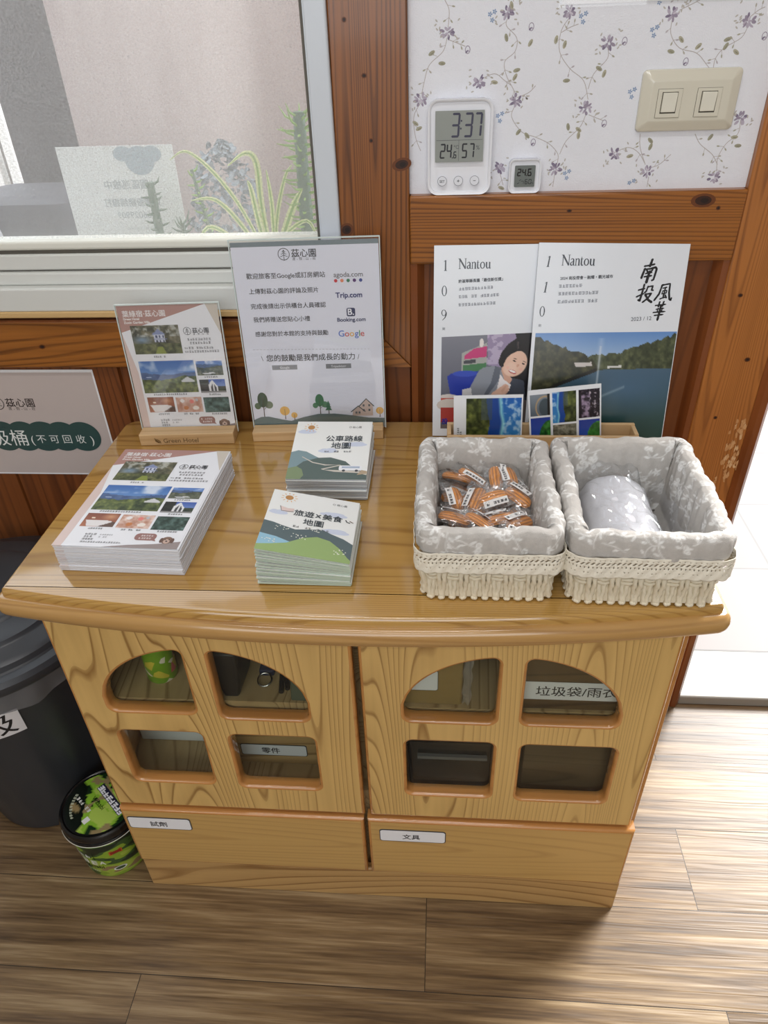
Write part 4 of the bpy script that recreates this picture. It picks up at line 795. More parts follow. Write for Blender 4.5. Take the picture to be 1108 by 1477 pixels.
def pic_white_house(w,h):
    p = Pic(w,h,(56,84,150)); p.vgrad(0,1,(60,90,170),(150,176,214)); p.foliage((p.X < .36).astype(float),(16,18,18),(52,58,46),4); p.poly([(.34,.9),(.34,.4),(.5,.06),(.72,.62),(.8,.9)],(230,232,234)); p.poly([(.42,.55),(.52,.2),(.62,.6),(.62,.86),(.42,.86)],(60,62,66)); p.poly([(.5,.2),(.54,.2),(.56,.86),(.5,.86)],(224,226,228)); p.foliage(((p.X > .68)&(p.Y > .5)).astype(float),(30,40,34),(84,96,70),4); p.poly([(0,.88),(1,.86),(1,1),(0,1)],(140,140,140)); return p.a
def pic_room(w,h,a=0):
    p = Pic(w,h,(150,82,52)); p.vgrad(0,1,(126,66,44),(176,110,76)); p.put(np.clip(1-np.hypot((p.X-.75)/.3,(p.Y-.25)/.3),0,1)*.8,(222,170,126)); p.poly([(.08,.52),(.62,.5),(.9,.6),(.55,.95),(.2,.95)],(226,222,222)); p.poly([(.55,.95),(.9,.6),(1,.66),(1,1),(.5,1)],(92,66,52)); p.ell(.25,.36,.09,.05,(240,226,206)); return p.a
def pic_food(w,h):
    p = Pic(w,h,(206,180,168)); n = fbm(h,w,7); p.foliage(np.ones((h,w)),(176,120,96),(236,220,212),6,1.0); p.ell(.6,.3,.14,.14,(224,130,120)); p.ell(.35,.7,.16,.14,(196,124,72)); p.ell(.72,.72,.2,.14,(236,228,220)); p.ell(.25,.25,.14,.12,(236,232,232)); p.ell(.8,.2,.09,.1,(186,190,196)); return p.a
def pic_green(w,h): p = Pic(w,h); p.foliage(np.ones((h,w)),(24,44,34),(112,140,136),5,1.1); return p.a
def pic_coast(w,h,x0=.3):
    p = Pic(w,h,(50,110,190)); b = vnoise(h,1,h/4)[:,0][:,None]*.16; p.vgrad(0,1,(36,96,180),(60,140,200)); p.put(np.clip((fbm(h,w,6)-.45)*4,0,.8)*(p.X > x0+.35),(186,214,236))
    p.put((p.X < x0+.28+b).astype(float),(30,70,150)); p.put(np.clip(1-np.abs(p.X-(x0+.28+b))/.05,0,1)*.9,(150,220,226)); p.foliage((p.X < x0+.02+b*1.2).astype(float),(24,34,18),(124,134,66),6,1.1); p.put(((p.Y < .45)&(p.X > x0)&(p.X < x0+.2)).astype(float)*.6,(70,84,96)); return p.a
def pic_dark(w,h): p = Pic(w,h,(30,24,36)); p.put(np.clip((fbm(h,w,5)-.42)*3,0,.9)*(np.abs(p.X-.35) < .2),(168,150,178)); p.put(np.clip((fbm(h,w,3)-.62)*6,0,1)*(p.X > .5),(190,180,190)); return p.a
def pic_arch(w,h): p = Pic(w,h,(110,120,130)); p.vgrad(0,1,(130,140,150),(86,98,112)); p.ell(.75,.62,.3,.42,(66,78,86)); r = np.hypot((p.X-.75)*w/h/.42,(p.Y-.62)/.5); p.put(np.clip(1-np.abs(r-1)/.1,0,1),(196,160,110)); p.put((p.X > .85).astype(float),(26,28,30)); return p.a
def pic_bluegreen(w,h): p = Pic(w,h,(44,74,176)); p.vgrad(0,1,(36,60,150),(60,104,206)); p.foliage((np.hypot((p.X-.95)/.55,(p.Y-.7)/.6) < 1).astype(float),(20,60,26),(80,170,70),4); return p.a
def pic_rock(w,h): p = Pic(w,h); p.foliage(np.ones((h,w)),(46,46,34),(190,188,170),4,1.0); p.ell(.45,.75,.2,.2,(150,176,206)); return p.a

# ================================================================== GUEST HOUSE LOGO
def logo(s, u,v,k, col, text=True, sub=True, layer=2):
    """round tree emblem with the name beside it; k = millimetres of the emblem's diameter, u,v its centre"""
    r = k/2; s.ring(u,v,r,r,k*0.055,col,layer,36); s.line([(u,v-r*1.05),(u,v+r*0.72)],k*0.05,col,layer)
    for q,wd in ((0.42,0.30),(0.06,0.48),(-0.32,0.62)):
        for sg in (-1,1): s.line([(u,v+r*(q+0.22)),(u+sg*r*wd*0.6,v+r*(q-0.02)),(u+sg*r*wd,v+r*(q-0.06))],k*0.045,col,layer)
    if text: s.text('茲心園',u+r*1.30,v-r*0.42,k*0.78,col,0.010,layer,width=k*2.05)
    if sub:
        for i,ch in enumerate('渡假山莊'): s.text(ch,u+r*1.36+i*k*0.57,v-r*1.0,k*0.28,col,0,layer)
        for i in range(3): s.ell(u+r*1.36+i*k*0.57+k*0.42,v-r*0.90,k*0.025,k*0.025,col,layer)
DARK = (52,54,60)
# ---- notice taped to the panel boards at the far left
s = Sheet(297,208,0.4,(236,236,238)); s.rect(3,3,294,203,(196,184,180),1)
logo(s,108,145,25,(58,50,48))
gc = (54,80,78)
for k in range(5): s.ell(24+k*37.3+0.0*k,80,32 if k < 4 else 34,30,gc,2+k,0,40)
for k in range(5,7): s.ell(24+k*37.3-2,80,32,29.5,gc,2+k,0,40)
s.rect(30,62,250,98,gc,10)
s.text('垃圾桶',40,64,34,(232,236,234),-0.004,12,width=100); s.text('(',147,66,22,(232,236,234),-0.008,12)
for k,ch in enumerate('不可回收'): s.text(ch,158+k*24.5,68,18.5,(226,232,230),-0.01,12)
s.text(')',258,66,22,(232,236,234),-0.008,12)
tag(s.build('wall_notice', PRINT_GLOSS, None, pose(-0.3945,0.0105,0.573)), 'pink and green paper notice about the dustbin, fixed to the wall boards', 'notice')

# ---- big upright notice in a clear stand
def block(w,d,h,slot): # beech block with a groove
    return MB().box(0,w,-d,-slot-0.002,0,h).box(0,w,-slot+0.002,0,0,h).box(0,w,-slot-0.002,-slot+0.002,0,h*0.45)
ST = thing('sign_stand', 'tall clear stand with the white review request sheet in a wooden base', 'sign', (0.1862,-0.0535,0.7), 0.058)
block(0.208,0.044,0.0165,0.016).build('base', W_BASE, ST, bevel=0.0012, loc=(0,0.010,0))
LM = pose(0,-0.006,0.006,0,0.052); aw,ah = 212,291
o = MB().box(-0.001,0.211,-0.0012,-0.0004,0,0.2935).build('acrylic_panel', ACRYL, ST, smooth=0); o.matrix_basis = LM
mb = MB().box(-0.0012,0.2112,-0.0014,0.0016,0.2935,0.2952).box(-0.0024,-0.001,-0.0014,0.0016,0,0.295).box(0.211,0.2124,-0.0014,0.0016,0,0.295); o = mb.build('acrylic_rim', ACRYL_EDGE, ST); o.matrix_basis = LM
s = Sheet(210,290,0.4,(226,229,242)); s.rect(0,283.5,210,290,(120,134,140),1)
logo(s,75,272.5,17,DARK)
lines = [('歡迎旅客至Google或訂房網站',17.6,239.8,114,7.2),('上傳對茲心園的評論及照片',18.6,218.2,101.5,7.2),('完成後請出示供櫃台人員確認',18.4,196.2,111,7.2),('我們將贈送您貼心小禮',19.8,176.4,84.5,7.2),('感謝您對於本館的支持與鼓勵',19.8,154.4,110,7.2)]
for t,u,v,w,z in lines: s.text(t,u,v,8,(44,42,46),0.009,2,width=w)
s.text('agoda.com',144,238.6,8,(112,112,116),0.012,2,width=42)
for k,c in enumerate(((200,44,52),(226,130,90),(34,120,84),(84,40,110),(40,60,140))): s.ell(146.4+k*9.05,233.4,2.5,2.5,c,2)
s.text('Trip.com',145,209,9,(34,44,110),0.03,2,width=38.5)
s.poly(rrect(159.5,172.2,181,193.6,2.4,4),(22,36,84),2); s.text('B.',161.5,183.3,10.5,(240,242,248),0.02,3,width=8.6); s.text('Booking.com',145,173.4,7.0,(26,40,92),0.025,2,width=42)
gx = 145.5; ww = text_tris('Google',1)[0]; W_ = max(p[0] for p in ww); sc = 39.5/W_; x = gx
for ch,c in zip('Google',((66,110,200),(206,70,60),(226,170,50),(66,110,200),(60,150,90),(206,70,60))):
    q = text_tris(ch,1)[0]; s.text(ch,x,150.6,sc*1.0,c,0.006,2); x += sc*(max(p[0] for p in q)-min(p[0] for p in q))+1.0
for k in range(34): s.rect(13.3+k*5.3,133.4-k*0.1,16.3+k*5.3,134.0-k*0.1,(170,172,180),2)
s.text('\\',24,115.5,11,(50,48,52),0,2); s.text('您的鼓勵是我們成長的動力',32,115.2,10,(44,42,46),0.010,2,width=136); s.text('/',172,114.5,11,(50,48,52),0,2)
for u,t in ((39,'Google'),(122.5,'Tripadvisor')): s.rect(u,100.5,u+39,108,(122,124,130),2); s.text(t,u+19.5,102.4,5,(226,228,234),0.01,3,align='C')
hills = [(0,17),(12,22),(24,22.5),(45,17),(60,14),(80,20),(104,25),(130,25),(160,21),(185,16.5),(210,15.5),(210,0),(0,0)]
def tree(u,v,h,col,dark,kind=0):
    s.line([(u,v),(u+0.5,v+h*0.5)],[1.6,0.9],(74,58,50),3)
    if kind == 0: s.ell(u,v+h*0.70,h*.19,h*.30,col,4); s.ell(u+h*.22,v+h*0.5,h*.15,h*.15,dark,3); s.ell(u-h*.2,v+h*0.46,h*.12,h*.13,dark,3); s.line([(u,v+h*.3),(u+h*.2,v+h*.5)],0.7,(74,58,50),5); s.line([(u,v+h*.3),(u,v+h*.8)],0.7,(74,58,50),5)
    elif kind == 1: s.ell(u,v+h*.66,h*.36,h*.36,col,4); s.line([(u,v+h*.3),(u,v+h*.8)],0.7,(120,84,40),5)
    else:
        for q in range(3): s.poly([(u-h*(.24-.05*q),v+h*(.3+.2*q)),(u+h*(.24-.05*q),v+h*(.3+.2*q)),(u,v+h*(.68+.17*q))],col,4+q)
tree(17.5,21,43,(62,84,62),(92,112,82)); tree(51,17,22,(222,172,66),(190,140,50),1); tree(65.5,14.5,14,(222,172,66),(190,140,50),1); tree(108,23,36,(56,116,76),(78,130,92)); tree(121.5,24,23,(50,106,74),(0,0,0),2); tree(203,17,17,(222,172,66),(190,140,50),1)
s.poly([(159,20),(160,28),(169,36),(178,28),(178,20)],(196,176,166),3); s.poly([(172,20),(172,38),(182,48),(192,38),(192,20)],(206,186,176),4); s.line([(157,27),(169,37),(180,27)],1.6,(58,70,66),6); s.line([(170,36),(182,49),(194,36)],1.6,(58,70,66),6)
for a,b in ((164,24),(169,24),(176,28),(185,28),(176,36),(185,36)): s.rect(a,b,a+3,b+3.6,(92,96,100),7)
s.poly(hills,(92,112,112),8)
o = s.build('printed_sheet', PRINT, ST); o.matrix_basis = LM @ Matrix.Translation((0,0.0004,0.001))

# ---- hotel flyer, used for the small stand and for the stack
def flyer(w,h,qual=1.0):
    s = Sheet(w,h,0.3,(233,235,240)); kx,ky = w/150.0,h/213.0
    U = lambda a: a*kx; V = lambda b: b*ky
    MAU = (176,136,128); s.poly([(0,V(171.6)),(0,h),(U(132),h)],MAU,1); s.poly([(0,0),(0,V(172)),(U(13),V(100)),(U(11.5),0)],(216,196,190),1) ; s.rect(U(12),0,w,V(160),(233,235,240),2)
    s.poly([(U(132),h),(w,h),(w,V(165))],(206,198,186),1)
    s.text('葉綠宿·茲心園',U(7),V(196.5),U(10),(240,238,238),0.010,3,width=U(64)); s.text('Green Hotel',U(7),V(191),U(4.6),(240,236,234),0.03,3,width=U(24)); s.text('Zuxin Garden Villa',U(7),V(185.5),U(4.6),(240,236,234),0.03,3,width=U(39))
    k = lambda a: max(6,int(a*qual))
    def P(a,b,c,d,f): s.pic(U(a),V(b),U(c),V(d),f(k((c-a)*0.95),k((d-b)*0.95)),3)
    P(14.4,136.2,87,182,pic_house); P(15,70.5,100.5,124.6,pic_view); P(103.3,98.6,143.8,122.6,pic_small_view); P(104,68.8,144,91.6,pic_white_house); P(16.4,36.8,58,63.3,pic_room); P(61.5,35.8,102.4,62.1,pic_food); P(105.4,34.4,145.6,60.9,pic_green)
    logo(s,U(99.3),V(171.6),U(12),DARK,layer=4)
    for (a,b,n_,z,c) in ((97,156.2,9,3.9,(96,96,100)),(100,150.4,8,3.9,(96,96,100)),(90.5,143,2,2.6,(96,96,100)),(97,142.6,10,3.7,(96,96,100)),(90.5,137,2,2.6,(96,96,100)),(97,136.6,12,3.7,(96,96,100)),(38,130.2,7,3.0,(50,50,54)),(28,66.2,16,3.2,(50,50,54)),(113,94.4,7,3.0,(50,50,54)),(116,64.4,6,3.0,(50,50,54)),(29,31.8,6,3.0,(50,50,54)),(70,31.2,8,3.0,(50,50,54)),(115,30.2,8,3.0,(50,50,54)),(31,21,4,3.4,(80,80,84)),(49,21,6,2.6,(140,140,144)),(31,16.4,4,3.4,(110,110,114)),(49,16.4,4,2.6,(150,150,154)),(31,11.6,4,3.4,(80,80,84)),(31,6.6,16,3.0,(110,110,114))):
        s.marks(U(a),V(b),n_,U(z),c,4,random.Random(int(a*7+b)))
    s.poly(rrect(U(92.5),U(118.5),V(14),V(27),U(5.5),4),(150,108,102),4); s.marks(U(96),V(21.3),6,U(3.0),(236,228,226),5); s.marks(U(98),V(16.4),5,U(3.0),(236,228,226),5); s.poly([(U(114),V(14.4)),(U(120),V(13)),(U(117),V(18))],(150,108,102),4)
    s.ell(U(133),V(15.5),U(7),V(6.6),(128,98,84),4); s.ell(U(133),V(13.5),U(3.8),V(4.2),(196,170,156),5); s.ell(U(133),V(13.6),U(1.3),V(1.1),(40,32,30),6); s.ell(U(130.6),V(16.6),U(.8),V(.8),(34,28,26),6); s.ell(U(135.4),V(16.6),U(.8),V(.8),(34,28,26),6); s.ell(U(126.5),V(15),U(2.2),V(4.6),(104,78,66),5); s.ell(U(139.5),V(15),U(2.2),V(4.6),(104,78,66),5)
    s.poly([(U(60),0),(U(90),V(5)),(U(120),V(8)),(w,V(14)),(w,0)],(150,138,136),3); return s
SS = thing('sign_stand', 'small clear stand showing the hotel photo flyer, engraved beech base', 'sign', (0.0065,-0.0705,0.7), 0.060)
block(0.151,0.044,0.0195,0.016).build('base', W_BASE, SS, bevel=0.0012, loc=(0,0.012,0))
# engraved name on the base
s = Sheet.__new__(Sheet); s.w,s.h = 151,19; s.v = [];s.f = [];s.c = []
br = (112,84,52); s.text('Green Hotel',38,4.6,14,br,-0.004,1,width=56); s.line([(25.5,12.5),(28,7),(33,4.2)],0.8,br,1); s.poly([(24,13.5),(25,7.5),(29,4.5),(34,3.8),(33,8),(29,11)],br,1); s.line([(25.5,12.5),(33,5)],0.7,(186,156,112),2)
e_ = s.build('engraved_name', PRINT, SS, pose(0,-0.0322,0)); e_['label'] = 'dark brown engraved lettering with a leaf'
LM = pose(0,-0.0045,0.008,0,0.053)
o = MB().box(-0.001,0.1525,-0.0012,-0.0004,0,0.2075).build('acrylic_panel', ACRYL, SS, smooth=0); o.matrix_basis = LM
mb = MB().box(-0.0012,0.1527,-0.0014,0.0016,0.2075,0.2090).box(-0.0024,-0.001,-0.0014,0.0016,0,0.2085).box(0.1525,0.1538,-0.0014,0.0016,0,0.2085); o = mb.build('acrylic_rim', ACRYL_EDGE, SS); o.matrix_basis = LM
o = flyer(150,206).build('flyer_sheet', PRINT, SS); o.matrix_basis = LM @ Matrix.Translation((0,0.0004,0.0005))

# ---- stack of flyers
GF = 'stacked hotel flyers on the cabinet top'; rd = random.Random(2)
fw,fh,nf = 158,230,54; th = 0.0405/nf
def flat(x,y,z,rot): return Matrix.Translation((x,y,z)) @ Matrix.Rotation(rot,4,'Z') @ Matrix.Rotation(-PI/2,4,'X')
top = flyer(fw,fh); top_o = top.build('flyer', PRINT, None, flat(0.0155,-0.4125,0.7405,-0.030)); tag(top_o, 'topmost maroon cornered hotel flyer of the low stack on the cabinet', 'flyer', GF)
def plain(col,edge):
    s = Sheet(fw,fh,th*1000*0.86,(233,235,240),edge); s.poly([(0,185),(0,fh),(139,fh)],(176,136,128),1); s.rect(0,0,12,180,(216,196,190),1); return s
flat_o = []
for k,c in enumerate(((214,216,222),(198,202,210),(226,226,230))): flat_o.append(plain(None,c))
protos = [None,None,None]
for i in range(nf-1):
    k = 1 if i in (18,19) else (0 if i%3 else 2); dx,dy = rd.uniform(-.0009,.0009),rd.uniform(-.0009,.0009)
    if i > 34: dx += 0.0012
    m = flat(0.0165+dx,-0.4125+dy,0.7006+th*i+th*0.86,-0.030+rd.uniform(-.003,.003))
    if protos[k] is None: o = flat_o[k].build('flyer', PRINT, None, m); protos[k] = o
    else: o = protos[k].copy(); COL.objects.link(o); o.matrix_basis = m
    tag(o, 'hotel flyer lying under the topmost sheet in the low stack', 'flyer', GF)

# ---- booklets: two stacks of folded maps
def cover(kind):
    w,h = 112,125; s = Sheet(w,h,0.25,(236,238,236)); SKY = (206,214,232)
    s.ell(22,h-14,5.2,5.0,(190,140,84),3)
    for k in range(11): t = 2*PI*k/11; s.line([(22+7.4*math.cos(t),h-14+7*math.sin(t)),(22+10.6*math.cos(t),h-14+10*math.sin(t))],1.0,(226,176,110),3)
    s.ring(80,h-13,1.8,1.8,0.4,(90,92,94),3,14); s.text('茲心園',83.5,h-14.6,4.4,(84,86,90),0,3,width=13)
    for u,v,a in ((17,h-24,14),(90,h-52,18),(52,h-66,14)) if kind == 'bus' else ((82,h-36,18),(14,h-48,12),(88,h-70,18)): s.ell(u,v,a,4.2,SKY,1); s.ell(u+4,v+2.6,a*.55,3.4,SKY,2); s.ell(u-5,v+2.2,a*.4,2.8,SKY,2)
    if kind == 'bus':
        s.text('公車路線',47,h-44,14.5,(60,68,74),0.012,4,width=53); s.text('地圖',56,h-60,14.5,(60,68,74),0.012,4,width=28)
        s.marks(47,h-69,2,3.6,(96,98,102),4); s.marks(61,h-69,2,3.6,(96,98,102),4); s.marks(75,h-69,4,3.6,(96,98,102),4)
        s.poly([(0,56),(10,60),(22,57),(38,46),(60,32),(60,0),(0,0)],(126,150,156),2); s.poly([(0,12),(20,36),(40,44),(58,45),(80,37),(94,22),(w,14),(w,0),(0,0)],(88,104,100),3); s.poly([(0,22),(12,26),(20,20),(24,8),(20,0),(0,0)],(126,144,108),4)
        s.line([(17,46),(34,34),(52,29),(74,29),(48,20),(66,17),(100,15),(w,11)],[1.2,1.8,2.2,2.4,3.0,3.6,4.0,4.4],(206,200,190),5)
        s.poly(rrect(72,104,18,28,2.6,4),(238,240,244),6); s.rect(76,22.5,101,26.4,(172,186,206),7); s.ell(79,17.6,2.3,2.3,(70,74,78),7); s.ell(97,17.6,2.3,2.3,(70,74,78),7); s.poly([(98,9),(w,12),(w,17),(104,19)],(180,160,134),6)
    else:
        s.text('旅遊',33,h-48,13.5,(62,72,78),0.012,4,width=25); s.text('X',60,h-47,12,(62,72,78),0.02,4,width=7); s.text('美食',69,h-48,13.5,(62,72,78),0.012,4,width=25); s.text('地圖',47,h-64,13.5,(62,72,78),0.012,4,width=25)
        s.poly([(14,h-34),(17,h-44),(24,h-45),(32,h-43),(32,h-36),(24,h-37)],(226,206,200),3); s.line([(14,h-34),(17,h-44),(32,h-43)],0.9,(90,90,94),4); s.line([(98,h-42),(100,h-46),(104,h-47)],1.6,(60,62,66),4); s.line([(103,h-43),(108,h-46)],1.2,(90,60,50),4)
        s.marks(36,h-73,2,3.8,(90,92,96),4); s.marks(51,h-73,2,3.8,(90,92,96),4); s.marks(65,h-73,4,3.8,(90,92,96),4)
        s.poly([(0,58),(12,56),(24,52),(40,48),(56,52),(72,56),(84,50),(100,44),(w,36),(w,0),(0,0)],(92,108,112),2); s.poly([(0,32),(20,29),(40,22),(40,0),(0,0)],(150,194,216),3); s.poly([(0,10),(16,14),(34,20),(52,34),(68,40),(84,36),(98,24),(108,10),(w,6),(w,0),(0,0)],(152,178,116),4)
        rr_ = random.Random(6)
        for cx,cy,n_ in ((14,20,12),(24,46,10),(64,54,10),(46,34,12),(98,18,14)):
            for q in range(n_): s.ell(cx+rr_.uniform(-9,9),cy+rr_.uniform(-5,5),0.85,0.8,(236,238,226),6,0,6)
    return s
def stack(kind, n_, x,y, axis, tilt, edge, names, grp, h0):
    """booklets with the folded edge thicker: each one lies a little steeper than the one below"""
    top_c = cover(kind); protos = []; rd = random.Random(n_)
    for i in range(n_):
        a = tilt*(i+1)/n_; z = 0.7006+h0*(i+0.95)/n_; jx,jy,jr = (rd.uniform(-.0012,.0012),rd.uniform(-.0012,.0012),rd.uniform(-.012,.012)) if i < n_-1 else (0,0,0)
        if axis == 'y':   # thick fold on the left: pivot on the right edge
            M = Matrix.Translation((x+0.112+jx,y+jy,z)) @ Matrix.Rotation(jr,4,'Z') @ Matrix.Rotation(a,4,'Y') @ Matrix.Translation((-0.112,0,0)) @ Matrix.Rotation(-PI/2,4,'X')
        else:             # thick fold at the back: pivot on the front edge
            M = Matrix.Translation((x+jx,y+jy,z)) @ Matrix.Rotation(jr,4,'Z') @ Matrix.Rotation(a,4,'X') @ Matrix.Rotation(-PI/2,4,'X')
        t = h0/n_*0.9*1000
        if i == n_-1:
            s = top_c; o = s.build('booklet', PRINT, None, M); body = o
            b = MB().rings([[(px_,yy,pz_) for px_,pz_ in ((0.0006,0.0006),(0.1114,0.0006),(0.1114,0.1244),(0.0006,0.1244))] for yy in (0.0003,t/1000)],cap0=True,cap1=True).build('pages', mat('pages_'+kind,edge,0.7), o)
            tag(o, names[0], 'booklet', grp)
        else:
            k = i%2
            if len(protos) <= k:
                s = Sheet(112,125,t,(230,232,228),tuple(c-10*k for c in edge)); o = s.build('booklet', PRINT, None, M); protos.append(o)
            else: o = protos[k].copy(); COL.objects.link(o); o.matrix_basis = M
            tag(o, names[1], 'booklet', grp)
stack('food', 13, 0.2705,-0.4315, 'y', 0.19, (186,204,190), ('topmost travel and food map booklet with the green hill cover','travel and food map booklet below the top one, pale green page edges'), 'travel and food map booklets in the front stack', 0.034)
stack('bus', 13, 0.2735,-0.2500, 'x', 0.19, (176,182,192), ('topmost bus route map booklet with the grey hill cover','bus route map booklet below the top one, grey page edges'), 'bus route map booklets in the rear stack', 0.034)

# ================================================================== MAGAZINES AND BROCHURES
def glyph(s, ch, u, v, xh, col, layer=3, slant=0.0):
    """book face letters drawn with thick and thin strokes; xh = x-height in mm"""
    T,t = 0.24*xh,0.11*xh
    def L(pts,w,base=0): s.line([(u+x*xh+slant*y*xh,v+y*xh) for x,y in pts],[q*xh*1.55 for q in w] if isinstance(w,list) else w,col,layer)
    def S(x,y,a=.16): L([(x-a,y),(x+a,y)],0.06*xh)
    if ch == 'N': L([(.08,0),(.08,1.5)],t); L([(.05,1.5),(1.0,0)],T); L([(1.0,0),(1.0,1.5)],t); S(.08,0); S(.0,1.5); S(1.0,1.5); return 1.22
    if ch == 'a': L([(.06,.78),(.16,.96),(.34,.98),(.46,.84),(.47,.6),(.47,.14),(.54,.02),(.66,.06)],[.06,.06,.08,.13,.14,.14,.09,.05]); L([(.47,.58),(.26,.5),(.08,.36),(.05,.18),(.14,.03),(.3,.02),(.47,.18)],[.05,.06,.1,.13,.12,.07,.05]); return .72
    if ch == 'n': L([(.12,0),(.12,.98)],.13*xh); L([(.12,.74),(.28,.94),(.44,.98),(.56,.86),(.58,.6),(.58,0)],[.05,.06,.09,.13,.14,.14]); S(.12,0); S(.58,0); L([(0,.9),(.14,.98)],.06*xh); return .78
    if ch == 't': L([(.18,1.26),(.16,.9),(.16,.2),(.24,.03),(.38,.04),(.46,.12)],[.04,.11,.14,.13,.08,.05]); L([(.0,.92),(.42,.95)],.06*xh); return .5
    if ch == 'o': s.ring(u+.42*xh,v+.49*xh,.40*xh,.52*xh,.19*xh,col,layer,24,.09*xh); return .92
    if ch == 'u': L([(.12,.96),(.12,.3),(.2,.08),(.34,.02),(.5,.12),(.6,.3)],[.14,.14,.12,.08,.06,.05]); L([(.6,.96),(.6,.14),(.66,.02),(.78,.04)],[.14,.14,.1,.05]); L([(0,.94),(.16,.96)],.06*xh); L([(.46,.94),(.64,.96)],.06*xh); return .86
    if ch == '1': L([(.0,1.28),(.22,1.5),(.22,0)],[.05,.12,.14]); L([(.22,1.46),(.22,0)],.15*xh); S(.22,0,.22); return .5
    if ch == '0': s.ring(u+.36*xh,v+.75*xh,.40*xh,.77*xh,.17*xh,col,layer,28,.07*xh); return .8
    if ch == '9': s.ring(u+.38*xh,v+1.04*xh,.38*xh,.48*xh,.13*xh,col,layer,24,.06*xh); L([(.74,1.1),(.72,.7),(.56,.3),(.16,-.1)],[.13,.12,.09,.04]); return .8
def nantou(s,u,v,xh,col,layer=3):
    for ch in 'Nantou': u += glyph(s,ch,u,v,xh,col,layer)*xh
INK = (36,42,54)
BRUSH = {'南':[([(.18,.74),(.5,.78),(.8,.84)],.07),([(.56,1.02),(.53,.86),(.47,.70)],.10),([(.22,.62),(.16,.4),(.10,.18)],.09),([(.20,.60),(.55,.63),(.86,.70),(.94,.62),(.87,.16),(.74,.11)],.085),([(.36,.57),(.44,.47)],.07),([(.70,.59),(.58,.47)],.07),([(.32,.42),(.72,.48)],.06),([(.28,.28),(.75,.34)],.065),([(.54,.50),(.50,.25),(.46,-.02)],.11)],
 '投':[([(.04,.70),(.43,.80)],.075),([(.32,1.0),(.29,.55),(.24,.10),(.10,.18)],.095),([(.0,.33),(.43,.53)],.07),([(.57,.90),(.52,.64),(.42,.54)],.075),([(.56,.88),(.86,.94),(.83,.70),(.97,.70)],.075),([(.50,.47),(.87,.53),(.70,.25),(.40,.0)],.085),([(.54,.42),(.76,.16),(1.04,.02)],.11)],
 '風':[([(.30,.90),(.22,.42),(-.02,.02)],.085),([(.29,.90),(.76,.99),(.81,.52),(.92,.14),(1.02,.08),(1.03,.25)],.085),([(.38,.74),(.64,.80)],.055),([(.42,.60),(.38,.42),(.64,.48),(.65,.62),(.40,.59)],.055),([(.53,.76),(.51,.18)],.065),([(.34,.15),(.67,.27)],.06),([(.62,.36),(.73,.18)],.07)],
 '華':[([(.08,.82),(.92,.90)],.07),([(.36,1.02),(.32,.72)],.085),([(.68,1.04),(.62,.75)],.085),([(.20,.61),(.82,.68)],.06),([(.02,.43),(.98,.50)],.07),([(.34,.67),(.32,.43)],.06),([(.67,.69),(.64,.45)],.06),([(.16,.27),(.86,.33)],.07),([(.52,.80),(.50,.4),(.46,-.04)],.115)]}
def brush(s,ch,u,v,w,h,col,layer=3):
    """brush written character: every stroke swells and tapers"""
    for pts,wd in BRUSH[ch]:
        sm = []
        for i in range(len(pts)-1):
            for k in range(6): q = k/6; sm.append((pts[i][0]*(1-q)+pts[i+1][0]*q, pts[i][1]*(1-q)+pts[i+1][1]*q))
        sm.append(pts[-1]); n = len(sm); P_ = [(u+(x+0.10*(y-.5))*w,v+y*h) for x,y in sm]; k_ = wd*1.5*(w+h)/2
        s.line(P_,[k_*(0.85 if i < 2 else 0.55+0.35*math.sin(PI*i/n)+0.15*(i > n-4))*(0.35 if i == n-1 else 1) for i in range(n)],col,layer)
        s.ell(P_[0][0],P_[0][1],k_*.5,k_*.38,col,layer,0.8,10)
def magazine(kind):
    s = Sheet(210,288 if kind == 110 else 284,3.2,(226,231,238),(214,216,220))
    if kind == 110:
        s.pic(5,2,203,166,pic_lake(),2,[(5,163.2),(209,168.4),(209,2),(5,2)])
        for ch,u,v in (('1',12.6,255.8),('1',11.4,220.8),('0',8.6,187)): glyph(s,ch,u,v,9.6,INK,3,0.12)
        s.text('期',8.2,172.5,4.4,(90,94,102),0,3); nantou(s,34.6,258.0,9.3,INK)
        s.text('2024 南投燈會－融耀・觀光城市',34,238.2,4.6,(46,48,56),0.02,3,width=74,rot=0.05)
        for a,b,n_ in ((33,227.2,7),(33,216.8,12),(33,205.6,12)): s.marks(a,b,n_,4.6,(128,132,142),3,random.Random(int(b)),rot=0.045,weight=0.14)
        for ch,u,v,w,hh in (('南',146,235,23,31),('投',145,208,23,25),('風',171,210,23,25),('華',171,184,18,25)): brush(s,ch,u,v,w,hh,(18,18,22))
        s.text('2023 / 12',141,182.2,6,(70,74,84),0,3,width=29,rot=0.07)
    else:
        s.pic(12.5,0,149,160,pic_woman(),2,[(12.5,154.4),(149,160.4),(149,58),(12.5,58)]); s.rect(12.5,12,149,58.5,(104,96,96),1); s.ell(26,50,20,10,(206,198,190),2); s.rect(12.5,22,40,46,(170,64,58),2)
        s.text('投',14.5,20,10,(30,44,140),0.03,3)
        for ch,u,v in (('1',14.6,249.4),('0',12,214),('9',11.6,180)): glyph(s,ch,u,v,9.6,INK,3)
        s.text('期',13.4,165,4.4,(90,94,102),0,3); nantou(s,36.4,251.8,9.2,INK)
        s.text('許淑華縣長獲「最佳新任獎」',36,232.4,4.6,(40,42,50),0.03,3,width=64,rot=0.045)
        for a,b,n_ in ((36.6,221.4,11),(36.6,210.4,13),(36.4,199,12)): s.marks(a,b,n_,4.4,(126,130,140),3,random.Random(int(b)),rot=0.045,weight=0.14)
    return s
